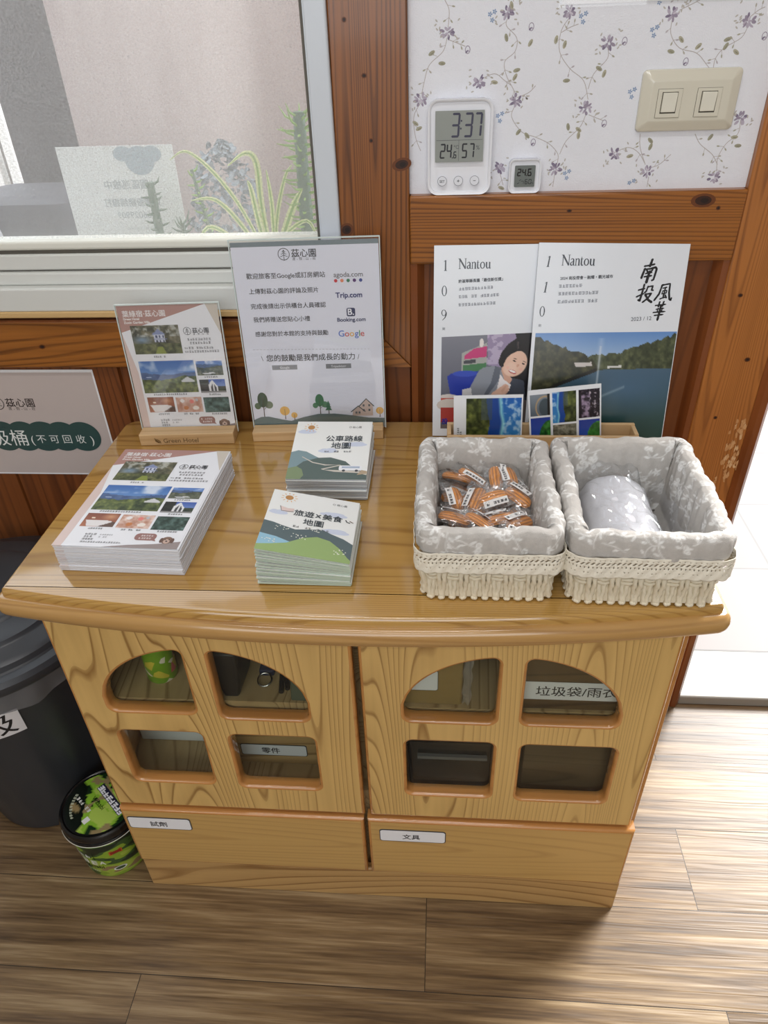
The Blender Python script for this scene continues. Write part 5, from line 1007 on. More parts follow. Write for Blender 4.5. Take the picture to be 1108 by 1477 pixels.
tag(magazine(109).build('magazine', PRINT_GLOSS, None, pose(0.4735,-0.0672,0.7015,0,0.212,0)), 'thin white magazine numbered 109 with a smiling woman on its cover', 'magazine', 'magazines leaning against the wall')
tag(magazine(110).build('magazine', PRINT_GLOSS, None, pose(0.6150,-0.0860,0.7040,0.0264,0.2574,-0.0297)), 'thin white magazine numbered 110 with a lake photograph on its cover', 'magazine', 'magazines leaning against the wall')
HD = thing('brochure_holder', 'low beech tray behind the baskets holding the two square brochures', 'holder', (0.635,-0.112,0.7))
MB().box(-0.139,0.139,-0.026,-0.020,0,0.040).build('front_board', W_BASE, HD, bevel=0.001); MB().box(-0.139,0.139,0.008,0.014,0,0.043).build('back_board', W_BASE, HD, bevel=0.001)
for x in (-0.139,0.133): MB().box(x,x+0.006,-0.020,0.008,0,0.0415).build('end_board', W_BASE, HD, bevel=0.001)
MB().box(-0.133,0.133,-0.020,0.008,0,0.004).build('bottom_board', W_BASE, HD)
s = Sheet(101,88,2.0,(232,236,242)); s.pic(18.5,8,99,83.5,pic_coast(76,70,.28),2); 
for k,u in enumerate((5,9,13)): s.marks(u+3,8,10-2*k,3.0,(70,74,80),2,random.Random(k),rot=PI/2)
tag(s.build('brochure', PRINT_GLOSS, None, pose(0.5065,-0.1235,0.7050,0,0.16,0.02)), 'square brochure with one coast and trees photograph in the wooden tray', 'brochure', 'square brochures in the wooden tray')
s = Sheet(104,95,2.0,(232,236,242))
for a,b,c,d,f in ((2.5,55.5,31,88,pic_arch),(34.5,42,68.5,89,pic_rock),(72,46,102,89,pic_dark),(2.5,2,31,52.5,pic_bluegreen),(34.5,2,68.5,39,pic_rock),(72,2,102,43,pic_bluegreen)):
    s.pic(a,b,c,d,(pic_coast(34,44,.36)[:,::-1] if (a == 34.5 and b == 42) else f(28,int((d-b)*0.95))),2)
tag(s.build('brochure', PRINT_GLOSS, None, pose(0.6215,-0.1235,0.7060,0,0.16,0.105)), 'square brochure with a grid of small photographs, tilted in the tray', 'brochure', 'square brochures in the wooden tray')
# ================================================================== BASKETS
def fabric_pic(w,h,seed):
    """pale vines, berries and leaves printed on grey cotton; w,h in picture cells of about 1.3 mm"""
    rd = random.Random(seed); img = np.zeros((h,w)); Y,X = np.mgrid[0:h,0:w].astype(float)
    def stamp(cx,cy,R,fn):
        x0,x1,y0,y1 = int(max(0,cx-R)),int(min(w,cx+R+1)),int(max(0,cy-R)),int(min(h,cy+R+1))
        if x1 <= x0 or y1 <= y0: return
        sub = fn(X[y0:y1,x0:x1]-cx, Y[y0:y1,x0:x1]-cy); img[y0:y1,x0:x1] = np.maximum(img[y0:y1,x0:x1], np.clip(sub,0,1))
    def dot(cx,cy,r,k=1.0): stamp(cx,cy,r+2,lambda a,b: k*np.clip(r+.6-np.hypot(a,b),0,1))
    def leaf(cx,cy,l,t,k=1.0):
        c,s_ = math.cos(t),math.sin(t); stamp(cx,cy,l+2,lambda a,b: k*np.clip(1.3-np.hypot((a*c+b*s_)/l,(-a*s_+b*c)/(l*.42))*1.1,0,.5)*2)
    def berry(cx,cy,r): stamp(cx,cy,r+2,lambda a,b: np.clip(r+.6-np.hypot(a,b),0,1)*(0.55+0.45*(np.hypot(a,b) > r*.55)))
    for _ in range(int(w*h/300)):
        x,y = rd.uniform(0,w),rd.uniform(0,h); t = rd.uniform(0,2*PI); curl = rd.uniform(-.12,.12)
        for k in range(rd.randint(16,30)):
            x += math.cos(t); y += math.sin(t); t += curl; dot(x,y,0.45,.85)
            if k%6 == 5: leaf(x+3*math.cos(t+1.2*(1 if k%12 == 5 else -1)),y+3*math.sin(t+1.2*(1 if k%12 == 5 else -1)),rd.uniform(2.2,3.2),t+.7,.9)
        q = rd.random()
        if q < .5:
            for _k in range(3): berry(x+rd.uniform(-3.4,3.4),y+rd.uniform(-3.4,3.4),rd.uniform(1.7,2.5))
        elif q < .7:
            for k in range(5): leaf(x+2.4*math.cos(k*1.257),y+2.4*math.sin(k*1.257),2.3,k*1.257)
    n = fbm(h,w,3,2); g = np.array(lin((190,186,181))); wv = np.array(lin((236,236,234))); a = (img*0.92)[...,None]
    return (g*(1-a)+wv*a)*(0.93+0.14*n[...,None])
FABRIC = attr_mat('printed_cotton', 0.9, 0.0, 0.2, weave=900.0)
ROPE = mat('paper_rope', (226,216,192), 0.75, bump=(500,0.35,0.0015)); LACE = mat('cotton_lace', (232,226,210), 0.9, bump=(800,0.4,0.001))
def outline_pts(ox,oy,r,step):
    """rounded rectangle resampled evenly: list of (x,y,nx,ny)"""
    P = rrect(-ox,ox,-oy,oy,r,10); L = [0.0]
    for i in range(len(P)): a,b = P[i],P[(i+1)%len(P)]; L.append(L[-1]+math.hypot(b[0]-a[0],b[1]-a[1]))
    n = int(L[-1]/step); out = []
    for k in range(n):
        d = L[-1]*k/n; i = max(j for j in range(len(P)) if L[j] <= d+1e-12); a,b = P[i],P[(i+1)%len(P)]; f = (d-L[i])/max(1e-9,L[i+1]-L[i])
        x,y = a[0]+(b[0]-a[0])*f,a[1]+(b[1]-a[1])*f; t = Vector((b[0]-a[0],b[1]-a[1])).normalized(); out.append((x,y,t.y,-t.x))
    return out
def basket(label, loc, rz, sx, sy, seed):
    t = thing('basket', label, 'basket', loc, rz, 'fabric lined baskets on the cabinet'); rd = random.Random(seed); ox,oy = sx/2,sy/2
    # woven body of twisted paper rope
    mb = MB(); pts = outline_pts(ox-0.0045,oy-0.0045,0.016,0.0062); N_ = len(pts)
    mb.rings([[(x*0.955,y*0.955,z) for x,y in rrect(-ox,ox,-oy,oy,0.018,8)] for z in (0.004,0.07)],cap0=True)
    def rope(path, r, twist=260.0):
        P_ = [Vector(p) for p in path]; rings = []; s = 0.0; up = None
        for i,p in enumerate(P_):
            tt = (P_[min(i+1,len(P_)-1)]-P_[max(i-1,0)]).normalized(); s += (P_[i]-P_[i-1]).length if i else 0
            up = up or (Vector((0,0,1)) if abs(tt.z) < .8 else Vector((0.3,1,0)).normalized())
            a = tt.cross(up).normalized(); b = a.cross(tt).normalized(); up = b
            rings.append([p+r*(1+.24*math.cos(2*(2*PI*j/10-twist*s)))*(math.cos(2*PI*j/10)*a+math.sin(2*PI*j/10)*b) for j in range(10)])
        mb.rings(rings,0,True,True)
    for k,(x,y,nx,ny) in enumerate(pts):
        over = (k//2)%2 == 0; r = rd.uniform(.0026,.0031); tx,ty = -ny,nx; pull = (1 if k%2 == 0 else -1)*0.0013; ph = rd.uniform(-.0008,.0008)
        path = []
        for q in range(13):
            z = 0.052-0.049*q/12; o = 0.0034*math.exp(-((z-0.034)/0.009)**2)*(1 if over else -0.7); sl = pull*max(0,(0.026-z)/0.026)*1.8+ph*(q/12)
            o += 0.0010*max(0,(0.012-z)/0.012); path.append((x+nx*o+tx*sl,y+ny*o+ty*sl,z))
        rope(path, r)
        mb.lathe([(0.0,-0.0029),(0.0022,-0.0022),(0.0032,0.0),(0.0024,0.002),(0.0,0.0028)],8,(x+nx*0.0012+tx*pull*1.6,y+ny*0.0012+ty*pull*1.6,0.0032+rd.uniform(0,.0012)))
    for z in (0.0325,0.0375):
        big = outline_pts(ox-0.0045,oy-0.0045,0.016,0.0031); path = []
        for k,(x,y,nx,ny) in enumerate(big):
            o = 0.0022*math.cos(PI*(k/2.0/2.0)-PI*0.35)*-1; path.append((x+nx*o,y+ny*o,z))
        rope(path+path[:1], 0.0022, 300)
    mb.build('woven_body', ROPE, t, smooth=60)
    # fabric lining: skirt, rolled rim, inner walls, bottom
    prof = [(0.0042,0.0715),(0.0046,0.08),(0.0044,0.088),(0.0034,0.0945),(0.0008,0.0990),(-0.0035,0.1008),(-0.0085,0.1004),(-0.0130,0.0978),(-0.0158,0.0930),(-0.0172,0.086),(-0.0190,0.06),(-0.0225,0.012),(-0.030,0.0075),(-0.042,0.0068)]
    D = [0.0]
    for a,b in zip(prof[:-1],prof[1:]): D.append(D[-1]+math.hypot(b[0]-a[0],b[1]-a[1]))
    nr = int(D[-1]/0.00135); pts = outline_pts(ox,oy,0.017,0.0014); w = len(pts); img = fabric_pic(w,nr+1,seed)
    V = []; ph = [rd.uniform(0,6.28) for _ in range(8)]
    for j in range(nr+1):
        d = D[-1]*j/nr; i = max(q for q in range(len(D)) if D[q] <= d+1e-12); i = min(i,len(prof)-2); f = (d-D[i])/(D[i+1]-D[i]); o = prof[i][0]+(prof[i+1][0]-prof[i][0])*f; z = prof[i][1]+(prof[i+1][1]-prof[i][1])*f
        row = []
        for k,(x,y,nx,ny) in enumerate(pts):
            u = 2*PI*k/w; wv = 0.0010*math.sin(17*u+ph[0]+j*.02)+0.0007*math.sin(41*u+ph[1]+j*.05)+0.0012*math.sin(5*u+ph[2])
            if o < -0.02: wv *= 0.6
            zz = z+0.0010*math.sin(13*u+ph[3])*(1 if z > .08 else .3)
            sc = 1.0 if o > -0.02 else 1.0; row.append((x+nx*(o+wv),y+ny*(o+wv),zz))
        V.append(row)
    lo = grid_obj('fabric_lining', V, None, img, FABRIC, t, closed_u=True)
    mb = MB().rings([[(x,y,0.0066) for x,y in rrect(-ox+0.03,ox-0.03,-oy+0.03,oy-0.03,0.004,3)],[(x,y,0.0060) for x,y in rrect(-ox+0.03,ox-0.03,-oy+0.03,oy-0.03,0.004,3)]],cap0=True,cap1=True); mb.build('fabric_bottom', mat('grey_cotton',(184,180,174),0.9), t)
    # lace band with open holes and a scalloped hem
    pts = outline_pts(ox+0.0064,oy+0.0064,0.02,0.0011); w = len(pts); H_ = 24; vs = []; fs = []; keep = []
    for j in range(H_+1):
        for k,(x,y,nx,ny) in enumerate(pts):
            hem = 0.0022*abs(math.sin(PI*k/13.0))*(j/H_)**3; z = 0.0745-0.0262*j/H_-hem; o = 0.0009*math.sin(k*.5+j*.4)*0.4+0.0006*math.sin(k*.13); vs.append((x+nx*o,y+ny*o,z))
    for j in range(H_):
        for k in range(w):
            a = k%13; hole = (6 <= j <= 8 and (k+j)%5 in (0,1)) or (11 <= j <= 12 and k%4 in (0,)) or (15 <= j <= 19 and ((a-6)**2+(j-17)**2*1.3 in range(3,9)) and a%2 == 0) or (j in (3,) and k%5 == 0)
            if hole: continue
            m = (k+1)%w; fs.append((j*w+k,j*w+m,(j+1)*w+m,(j+1)*w+k))
    mb = MB(); mb.add(vs,fs); lb = mb.build('lace_trim', LACE, t, smooth=80); sd = lb.modifiers.new('thickness','SOLIDIFY'); sd.thickness = 0.0007
    return t
basket('grey floral fabric lined rope basket full of orange packets', (0.5410,-0.3500,0.7003), 0.0, 0.155, 0.206, 21)
basket('grey floral fabric lined rope basket holding a clear plastic bag roll', (0.7140,-0.3500,0.7003), -0.012, 0.167, 0.212, 22)

# ================================================================== WRAPPED PACKETS IN THE LEFT BASKET
WRAP = film('packet_film', (252,252,252), 0.06, 0.10, 1.5, gain=2.0); ORG = attr_mat('orange_plastic', 0.35, 0.2)
def packet_parts(seed):
    rd = random.Random(seed); L,Wd = 0.056,0.034; nu,nv = 18,12; ph = [rd.uniform(0,6.28) for _ in range(6)]; V = []
    def z(u,v,s): # pillow with crimped, crumpled film
        h = 0.0068*(1-abs(u)**3.5)*(1-abs(v)**3); return s*h+0.0011*math.sin(9*u+5*v+ph[0])+0.0009*math.sin(13*v-6*u+ph[1])+(0.0008*math.sin(25*u+ph[2]) if abs(u) > .8 else 0)
    mb = MB()
    for s in (1,-1):
        vs = [(L/2*u,Wd/2*v*(1-.06*math.cos(PI*u)),z(u,v,s)) for j in range(nv+1) for i in range(nu+1) for u,v in ((2*i/nu-1,2*j/nv-1),)]
        mb.add(vs,[(j*(nu+1)+i,j*(nu+1)+i+1,(j+1)*(nu+1)+i+1,(j+1)*(nu+1)+i) for j in range(nv) for i in range(nu)])
    film_me = mb
    # orange ribbed piece, arched, darker between the ribs
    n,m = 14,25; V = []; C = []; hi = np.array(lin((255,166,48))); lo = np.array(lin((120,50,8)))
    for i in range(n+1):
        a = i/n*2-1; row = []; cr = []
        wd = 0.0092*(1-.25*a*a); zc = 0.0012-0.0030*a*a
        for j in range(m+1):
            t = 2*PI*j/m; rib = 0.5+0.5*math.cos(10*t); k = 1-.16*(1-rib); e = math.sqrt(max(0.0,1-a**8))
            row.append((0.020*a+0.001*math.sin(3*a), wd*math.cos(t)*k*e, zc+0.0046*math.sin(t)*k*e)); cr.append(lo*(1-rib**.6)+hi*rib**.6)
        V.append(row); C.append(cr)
    return film_me,V,np.array(C)
def packet(i, proto=None):
    if proto is None:
        t = thing('wrapped_packet', 'small clear wrapped orange ribbed packet in the left lined basket', 'packet', (0,0,0), 0, 'orange packets in the left basket')
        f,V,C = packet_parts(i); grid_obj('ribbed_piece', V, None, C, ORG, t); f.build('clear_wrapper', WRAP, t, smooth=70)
        s = sheet_fine(30,11,6,(236,234,232)); s.marks(3,2.6,6,4.2,(40,40,44),2,random.Random(i),weight=0.17); 
        def wv(x,y,z): return (x-0.012,-0.0135+z*0.72,0.0050-4.0*(x-0.015)**2-y+0.003*(z/0.011))
        s.build('printed_strip', PRINT, t, None, wv); return t
    return None
protos = [packet(k) for k in range(4)]
rd = random.Random(17); spots = []
for lay,(z,nx,ny) in enumerate(((0.730,4,5),(0.745,4,5),(0.760,4,4))):
    for a in range(nx):
        for b in range(ny):
            x = 0.5065+(0.072)*(a+.5*(lay%2)*.4)/(nx-1)+rd.uniform(-.005,.005); y = -0.418+0.128*b/(ny-1)+rd.uniform(-.006,.006); spots.append((min(.581,max(.5035,x)),min(-.288,max(-.417,y)),z+rd.uniform(-.004,.004)+0.004*(b == ny-1)))
for i,(x,y,z) in enumerate(spots):
    e = Euler((rd.uniform(-.45,.45),rd.uniform(-.4,.4),rd.uniform(0,2*PI))); p_ = protos[i%4]
    if i < 4: p_.location = (x,y,z); p_.rotation_euler = e
    else: copy_thing(p_,(x,y,z),e)

# ================================================================== PLASTIC BAG ROLL IN THE RIGHT BASKET
BR = thing('plastic_bag_roll', 'roll of white translucent plastic bags in crinkled film in the right basket', 'bag roll', (0.708,-0.345,0.7085))
rd = random.Random(8); rings = []
for i in range(23):
    y = -0.072+0.150*i/22; e = math.sqrt(max(0.02,1-abs(2*i/22-1)**9)); ring = []
    for j in range(44):
        a = 2*PI*j/44; r = 1+0.012*math.sin(7*a+i*.2)+0.01*math.sin(13*a-i*.35)+(0.02*math.exp(-((a-1.2)/.08)**2)); ring.append((-0.002+0.041*r*e*math.cos(a),y,0.0300+0.0285*r*e*math.sin(a)))
    rings.append(ring)
mr_ = mat('white_poly_bags',(206,206,212),0.35,coat=0.2); MB().rings(rings,0,True,True).build('bag_roll', mr_, BR, smooth=60)
def crumple(nx,ny,fn): return [[fn(2*i/nx-1,2*j/ny-1) for i in range(nx+1)] for j in range(ny+1)]
def fz(u,v):
    n = sum(math.sin(k1*u*1.0+k2*v+p)*a for k1,k2,p,a in ((7,3,.4,.0022),(-5,9,1.7,.0022),(15,-6,2.2,.0015),(11,17,.9,.0014),(27,9,2.9,.0008)))
    base = 0.0305+0.0325*math.cos(min(1.0,abs(u+.12)*1.0)*PI/2)**.6 if u < .55 else 0.0305-0.024*((u-.55)/.45)
    return base+n+0.003*(abs(v) > .85)
FILM2 = film('crinkled_bag_film', (250,251,252), 0.06, 0.10, 1.5, gain=2.2)
grid_obj('film_wrapper', crumple(40,40,lambda u,v: (0.004+0.054*u if u < .55 else 0.0337+0.018*(u-.55)/.45+0.004*math.sin(9*v), 0.004+0.078*v+0.002*math.sin(8*u), fz(u,v))), None, None, FILM2, BR)
grid_obj('film_tail', crumple(22,26,lambda u,v: (0.051+0.0045*u+0.003*math.sin(7*v+2*u), 0.0+0.074*v, 0.034+0.024*u+0.004*math.sin(9*v+3*u)+0.002*math.sin(21*v))), None, None, FILM2, BR)

# ================================================================== CLOCK, SENSOR, SWITCH, NOTICE ON THE WALLPAPER
SEG = {'0':'abcdef','1':'bc','2':'abged','3':'abgcd','4':'fgbc','5':'afgcd','6':'afgedc','7':'abc','9':'abcdfg'}
def seg(s, ch, u, v, w, h, t, col, layer=2, slant=0.06):
    g = t*.12
    def pl(pts): s.poly([(u+x+slant*y,v+y) for x,y in pts],col,layer)
    hh = h/2
    def hz(y): pl([(g+t*.1,y),(t*.6,y+t/2),(w-t*.6,y+t/2),(w-g-t*.1,y),(w-t*.6,y-t/2),(t*.6,y-t/2)])
    def vt(x,y0,y1): pl([(x-t/2,y0+t*.5),(x,y0+g),(x+t/2,y0+t*.5),(x+t/2,y1-t*.5),(x,y1-g),(x-t/2,y1-t*.5)])
    for c in SEG.get(ch,''):
        {'a':lambda: hz(h-t/2),'g':lambda: hz(hh),'d':lambda: hz(t/2),'f':lambda: vt(t/2,hh,h-t*.3),'b':lambda: vt(w-t/2,hh,h-t*.3),'e':lambda: vt(t/2,t*.3,hh),'c':lambda: vt(w-t/2,t*.3,hh)}[c]()
def slab(name, parent, w,h,d,r,m,bev=0.003,y0=0.0):
    o = rrect(0,w,0,h,r,8); rings = []
    for k in range(6): t = k/5*PI/2; rings.append([(x,-d+bev*(1-math.sin(t))+y0,z) for x,z in offset(o,-bev*(1-math.cos(t)) if False else -bev*(1-math.sin(t)))][::1] if False else [(x,y0-d+bev*(1-math.sin(t)),z) for x,z in offset(o,-bev*(1-math.cos(t)))])
    rings = rings[::-1]  # from the face edge outward
    back = [[(x,y0,z) for x,z in offset(o,-0.0006)]]
    mb = MB(); mb.rings(rings+[[(x,y0-0.001,z) for x,z in o]]+back,0,True,True); return mb.build(name, m, parent, smooth=50)
def rslab(name, parent, w,h,d,r,m,bev=0.003):
    o = rrect(0,w,0,h,r,8); rings = []
    for k in range(6): t = k/5*PI/2; rings.append([(x,-d+bev*(1-math.sin(t)),z) for x,z in offset(o,-bev*(1-math.sin(t)) if k == 0 else -bev*(math.cos(t)))])
    rings += [[(x,-0.0008,z) for x,z in o],[(x,0,z) for x,z in offset(o,-0.0008)]]
    return MB().rings(rings,0,True,True).build(name, m, parent, smooth=50)
LCD = attr_mat('liquid_crystal_display', 0.12, 0.8)
CK = thing('digital_clock', 'white digital clock with thermometer on the wooden rail', 'clock', (0.4640,0.0115,1.0453))
rslab('case', CK, 0.0853,0.1158,0.0135,0.014,PLAST_G,0.004)
s = Sheet(64,61,0.2,(150,156,152)); ic = (52,54,62)
for ch,u,w in (('3',20.5,11),('3',37.5,11),('7',50.5,10)): seg(s,ch,u,29.5,w,29,2.7,(70,72,92),2)
s.ell(33.6,40,1.1,1.2,(70,72,92)); s.ell(34.2,49,1.1,1.2,(70,72,92))
s.rect(1.5,26.3,62.5,26.8,(96,98,104),2); s.rect(31.2,1.5,31.7,26.3,(96,98,104),2)
for ch,u,v,w,h,t in (('2',6,4.5,7.2,18,1.9),('4',14.6,4.5,7.2,18,1.9),('6',24.2,4.5,4.2,8.5,1.2),('5',35,4.5,7.4,18,1.9),('7',45,4.5,6.8,18,1.9)): seg(s,ch,u,v,w,h,t,ic,2)
s.ell(23.2,5.2,.8,.8,ic); s.text('℃',25,16,6,(80,84,92),0,2); s.text('%',54.5,14.5,7.5,(80,84,92),0,2)
s.build('display', LCD, CK, pose(0.0098,-0.0139,0.0415)); 
for k,tx in enumerate(('SET','+','−')):
    s = Sheet(13,13,0.2,(232,235,242),outline=[(6.5+6.4*math.cos(2*PI*q/32),6.5+6.4*math.sin(2*PI*q/32)) for q in range(32)]); s.ring(6.5,6.5,6.3,6.3,0.5,(120,124,134),1,32)
    s.text(tx,6.5,4.6 if k == 0 else 4.0,4.6 if k == 0 else 7,(70,74,84),0.01,2,align='C'); s.build('button', PRINT_GLOSS, CK, pose(0.0132+k*0.0220,-0.01375,0.0113))
SN = thing('humidity_sensor', 'small square white thermometer with grey display beside the clock', 'thermometer', (0.5742,0.0115,1.0453))
rslab('case', SN, 0.0432,0.0425,0.0115,0.0075,PLAST_G,0.003)
s = Sheet(27.5,27,0.2,(112,120,118),outline=rrect(0,27.5,0,27,1.2,3))
for ch,u,w in (('2',3.2,5.4),('4',9.6,5.4),('6',17.0,5.4)): seg(s,ch,u,13.5,w,9.6,1.5,(28,30,34),2,0.03)
s.ell(15.9,14.2,.6,.6,(28,30,34),2)
for ch,u,w in (('6',14.2,3.8),('0',19.2,3.8)): seg(s,ch,u,3.6,w,6.2,0.8,(40,44,48),2,0.03)
for a,b in ((4,4),(6.5,8)): s.line([(a,b),(a+2.5,b+1.5)],0.7,(50,54,58),2)
s.line([(9.5,7.5),(12.5,7.5),(12.5,4)],0.7,(50,54,58),2); s.text('%',23.4,3.6,3.6,(50,54,58),0,2)
s.build('display', LCD, SN, pose(0.0077,-0.0119,0.0080))
SW = thing('light_switch', 'cream double light switch plate on the floral wallpaper', 'light switch', (0.7355,0.0115,1.1160))
o = rrect(0,0.122,0,0.0695,0.006,5); rg = [[(x,y,z) for x,z in rrect(d,0.122-d,d,0.0695-d,max(0.002,0.006-d*.4),5)] for y,d in ((0,0),(-0.0035,0),(-0.0050,0.0012),(-0.0095,0.0105),(-0.0104,0.0125),(-0.0104,0.0135))]
CREAM = mat('cream_plastic',(214,210,194),0.2,coat=0.35); MB().rings(rg[::-1],0,True,True).build('plate', CREAM, SW, smooth=25)
for k,x in enumerate((0.0205,0.0690)):
    f = MB(); plate(f,[(x,0.0165),(x+0.030,0.0165),(x+0.030,0.0485),(x,0.0485)],[[(x+0.0052,0.0212),(x+0.0248,0.0212),(x+0.0248,0.0452),(x+0.0052,0.0452)]],-0.0118,-0.0102,0.0005); fo = f.build('switch_frame', CREAM, SW, smooth=30)
    MB().box(x-0.0003,x+0.0303,-0.0106,-0.0103,0.0162,0.0488).build('painted_gap_shade', mat('gap_shade_colour',(70,66,56),0.8), SW, smooth=0)  # shade around frame and rocker, painted in as a thin dark sheet
    MB().rings([[(a,y,z) for a,y,z in ((x+0.006,-0.0104,0.0225),(x+0.024,-0.0104,0.0225),(x+0.024,-0.0104,0.0447),(x+0.006,-0.0104,0.0447))],[(x+0.0062,-0.0128,0.0228),(x+0.0238,-0.0128,0.0228),(x+0.0238,-0.0146,0.0444),(x+0.0062,-0.0146,0.0444)]],0,True,True).build('rocker', PLAST_W if False else mat('pale_rocker',(228,226,212),0.2,coat=0.2), SW, bevel=0.0006)
NT = thing('pinned_notice', 'white sheet in a clear sleeve at the top of the wallpaper', 'notice', (0.6262,0.0112,1.2560))
s = Sheet(208,300,0.3,(236,236,240)); s.rect(6,8,202,292,(228,228,240),1); s.build('paper', PRINT, NT); MB().box(-0.004,0.212,-0.0012,-0.0006,-0.003,0.304).build('clear_sleeve', ACRYL, NT, smooth=0)

# ================================================================== OUTSIDE THE WINDOW
bpy.data.objects['trim_13'].location.z = -0.115
SILL = 0.785
PL_G = mat('grey_green_stem',(104,126,106),0.7,bump=(200,0.4,0.002)); PL_L = mat('leaf_green',(140,178,84),0.5); PL_V = mat('variegated_leaf',(226,232,170),0.5); POT = mat('terracotta',(150,92,66),0.8); SOIL = mat('soil',(70,54,40),0.95)
def pot(t, r, h): MB().lathe([(r*.72,0),(r*.98,h*.85),(r*1.06,h*.86),(r*1.06,h),(r*.94,h),(r*.9,h*.86)],32,cap0=True).build('pot', POT, t); MB().lathe([(0,h*.88),(r*.92,h*.88)],24).build('soil', SOIL, t)
def columnar(label, x,y, h, r, leaves, seed, sp, leafcol, lean=0.0, grp=None):
    t = thing('succulent', label, 'plant', (x,y,SILL), 0, grp); rd = random.Random(seed); pot(t,0.026,0.075)
    path = [(lean*(k/14)**1.5,0.0,0.066+(h-0.066)*k/14) for k in range(15)]
    mb = MB(); mb.tube(path,[r*(1-.25*k/14)*(1+.06*math.sin(k*2.2)) for k in range(15)],10); mb.build('stem', PL_G, t)
    mb = MB()
    for k in range(leaves):
        f = (k+.5)/leaves; z = 0.10+(h-0.10)*f; a = k*2.4+rd.uniform(-.3,.3); L = sp*rd.uniform(.8,1.15)*(0.7 if f > .9 else 1); up = rd.uniform(.05,.5)+(1.1 if f > .9 else 0); xx = lean*((z-0.066)/(h-0.066))**1.5
        mb.tube([(xx+r*.7*math.cos(a),r*.7*math.sin(a),z),(xx+(r+L*.5)*math.cos(a),(r+L*.5)*math.sin(a),z+L*.3*up),(xx+(r+L)*math.cos(a),(r+L)*math.sin(a),z+L*up)],[0.0022,0.0018,0.0004],5)
    mb.build('leaves', leafcol, t); return t
columnar('tall spiny grey green column plant at the right window edge', 0.255,0.19,0.347,0.0125,90,1,0.024,PL_L,0.004)
columnar('short thick green column plant in front of the mirrored notice', 0.002,0.18,0.252,0.0085,30,2,0.012,PL_G,0.0)
columnar('thin twiggy plant right of the mirrored notice', 0.088,0.21,0.265,0.004,30,3,0.012,PL_L,-0.022)
columnar('small leafy sprig at the notice lower corner', 0.048,0.17,0.190,0.004,46,4,0.018,PL_G,0.0)
t = thing('spider_plant', 'striped spider plant with long arching leaves behind the window screen', 'plant', (0.190,0.20,SILL)); pot(t,0.038,0.10); rd = random.Random(5)
def blade(pts, w):
    mb = MB(); P_ = [Vector(p) for p in pts]; sm = []
    for i in range(len(P_)-1):
        a,b,c,d = P_[max(i-1,0)],P_[i],P_[i+1],P_[min(i+2,len(P_)-1)]
        for k in range(6): q = k/6; sm.append(0.5*((2*b)+(c-a)*q+(2*a-5*b+4*c-d)*q*q+(3*b-a-3*c+d)*q**3))
    sm.append(P_[-1]); n = len(sm); rows = []
    for i,p in enumerate(sm):
        tt = (sm[min(i+1,n-1)]-sm[max(i-1,0)]).normalized(); sd = tt.cross(Vector((0,-1,0.15))).normalized(); ww = w*(0.55+0.45*math.sin(PI*min(1,i/n*1.1)))*(1-(i/n)**4)+0.0003; rows.append([p-sd*ww,p-sd*ww*.35+Vector((0,-.0008,0)),p+sd*ww*.35+Vector((0,-.0008,0)),p+sd*ww])
    vs = [q for r in rows for q in r]; fs = []; ms = []
    for i in range(n-1):
        for j in range(3): mb.add([],[]); fs.append((i*4+j,i*4+j+1,(i+1)*4+j+1,(i+1)*4+j)); ms.append(1 if j == 1 else 0)
    o = len(mb.v); mb.v += [tuple(v) for v in vs]; mb.f += fs; mb.m += ms
    b = mb.build('leaf', [PL_V,PL_L], t, smooth=80); return b
c0 = (0,0,0.085)
for pts,w in (([c0,(-.035,-.01,.19),(-.07,-.02,.255),(-.115,-.02,.296),(-.147,-.02,.285)],.0035),([c0,(-.010,0,.20),(-.008,-.01,.275),(-.022,-.02,.292),(-.05,-.03,.276)],.0055),([c0,(-.04,-.01,.17),(-.08,-.02,.222),(-.12,-.03,.225)],.004),([c0,(-.05,-.02,.15),(-.1,-.03,.182),(-.135,-.03,.12)],.004),([c0,(-.05,-.03,.13),(-.11,-.04,.165),(-.145,-.04,.09)],.0035),
             ([c0,(.012,0,.18),(.035,-.01,.25),(.05,-.01,.272)],.0035),([c0,(.025,-.02,.16),(.05,-.02,.215),(.066,-.02,.238)],.0065),([c0,(-.014,-.01,.17),(-.022,-.01,.235),(-.027,-.01,.25)],.005),([c0,(.03,-.03,.14),(.06,-.04,.165),(.085,-.05,.17)],.004),([c0,(.03,-.04,.13),(.05,-.06,.10),(.055,-.06,.05)],.004),([c0,(-.03,-.04,.14),(-.06,-.06,.13),(-.075,-.06,.06)],.004),([c0,(-.02,-.04,.15),(-.05,-.06,.16),(-.06,-.06,.08)],.003),([c0,(.005,.01,.2),(.0,.02,.26)],.004),([c0,(.015,-.03,.15),(.07,-.03,.19),(.09,-.03,.14)],.0035)): blade(pts,w)
# notice seen from behind
s = Sheet(207,296,1.2,(240,246,246),(240,246,246)); g2 = (172,182,186)
s.ell(145,272,26,23,(176,192,202),1,0,24); s.ell(118,283,18,12,(176,192,202),2,0,20); s.ell(168,282,18,13,(176,192,202),3,0,20)
s.text('園區巡檢中',152,228,14,g2,0.01,3,width=80,mirror=True); s.text('如需服務請撥打',168,199,15,g2,0.01,3,width=104,mirror=True); s.text('0966029909',162,178,13,g2,0.0,3,width=78,mirror=True)
for k,(v,n_) in enumerate(((158,14),(148,24))): s.marks(165-n_*5.0,v,n_,4.2,(206,214,216),3,random.Random(k))
tag(s.build('mirrored_notice', PRINT, None, pose(-0.185,0.262,SILL+0.0005,0,0.0,0)), 'white notice outside the window, its writing seen mirrored from behind', 'notice')
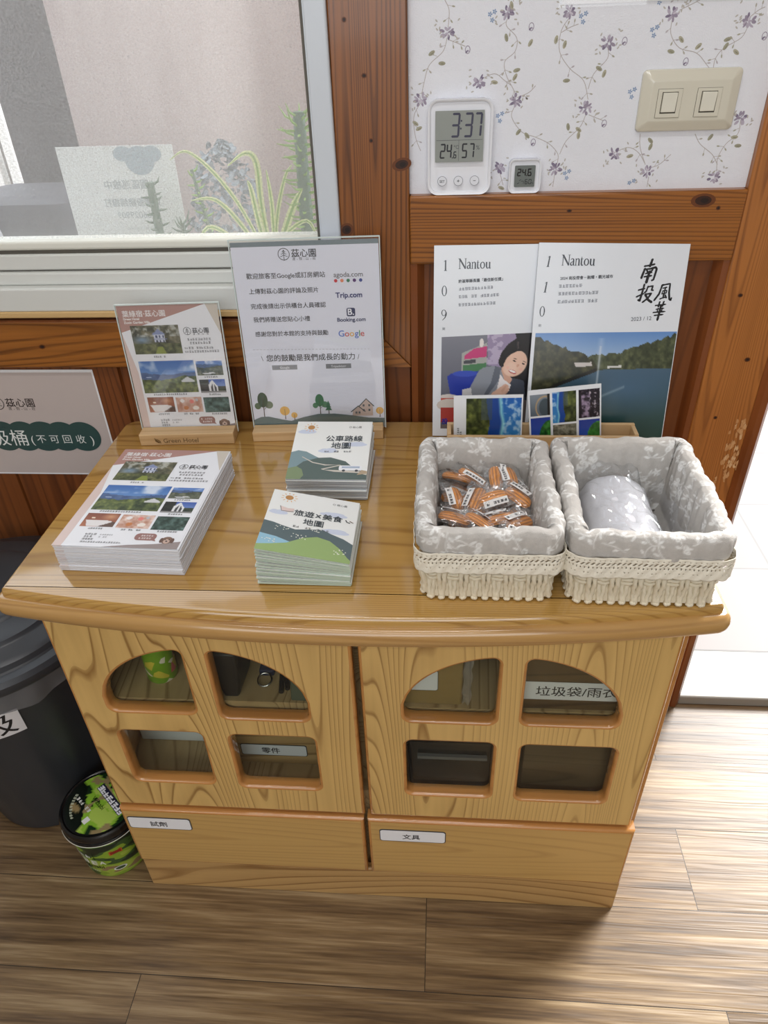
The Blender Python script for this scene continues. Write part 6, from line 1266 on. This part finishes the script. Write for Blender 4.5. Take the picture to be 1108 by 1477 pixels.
# blue grey bush low against the pink wall
t = thing('bush', 'blue grey leafy bush low against the pink wall outside', 'bush', (0.01,0.58,0.02)); mb = MB(); rd = random.Random(12)
for k in range(900):
    a = rd.uniform(0,2*PI); zz = rd.uniform(0.62,1.04); rr_ = 0.085*math.sqrt(max(.05,1-((zz-.84)/.2)**2))*rd.uniform(.55,1.05); c = Vector((rr_*math.cos(a),rr_*.8*math.sin(a),zz-.02)); M = Euler((rd.uniform(-1,1),rd.uniform(-1,1),rd.uniform(0,6))).to_matrix(); L = rd.uniform(.007,.012)
    mb.add([tuple(c+M@Vector((L*math.cos(q*PI/4),L*.6*math.sin(q*PI/4),.002*math.cos(q*PI/2)))) for q in range(8)],[tuple(range(8))])
mb.build('foliage', mat('blue_grey_leaf',(150,162,170),0.6), t, smooth=0); MB().tube([(0,0,0),(0.005,0,.4),(0,0,.85)],[.016,.012,.006]).build('trunk', mat('bark',(96,82,70),0.9), t)
# dark covered object and white balusters beyond at the left
t = thing('covered_bench', 'dark grey rounded bulk outside at the lower left of the window', 'bench', (-0.37,0.52,0.02))
MB().rings([[(x*k,y*k,z) for x,y in rrect(-0.16,0.11,-0.10,0.12,0.05,6)] for z,k in ((0,1),(0.80,1),(0.90,0.98),(0.935,0.92),(0.943,0.8))],cap0=True,cap1=True).build('cover', mat('dark_cover',(88,86,92),0.6), t)
MB().tube([(-0.075,-0.104,0.935),(-0.062,-0.108,0.88),(-0.056,-0.108,0.80)],0.009).build('pale_strip', PLAST_W, t)
t = thing('balustrade', 'sunlit white balusters outside at the far left of the window', 'railing', (-1.15,1.5,0.02))
for k in range(9): MB().box(0.172-k*0.062,0.202-k*0.062,-0.02,0.02,0.06,1.28).build('baluster', mat('white_paint',(240,240,236),0.5), t)
MB().box(-0.36,0.21,-0.03,0.03,1.28,1.33).build('handrail', mat('white_paint',(240,240,236),0.5), t); MB().box(-0.36,0.21,-0.03,0.03,0.0,0.06).build('bottom_rail', mat('white_paint',(240,240,236),0.5), t)

struct(MB().box(-2.2,-0.7,1.72,1.8,0.02,1.25).build('wall_outside_low', concrete('low_wall_render',(120,114,108),(140,134,128))))
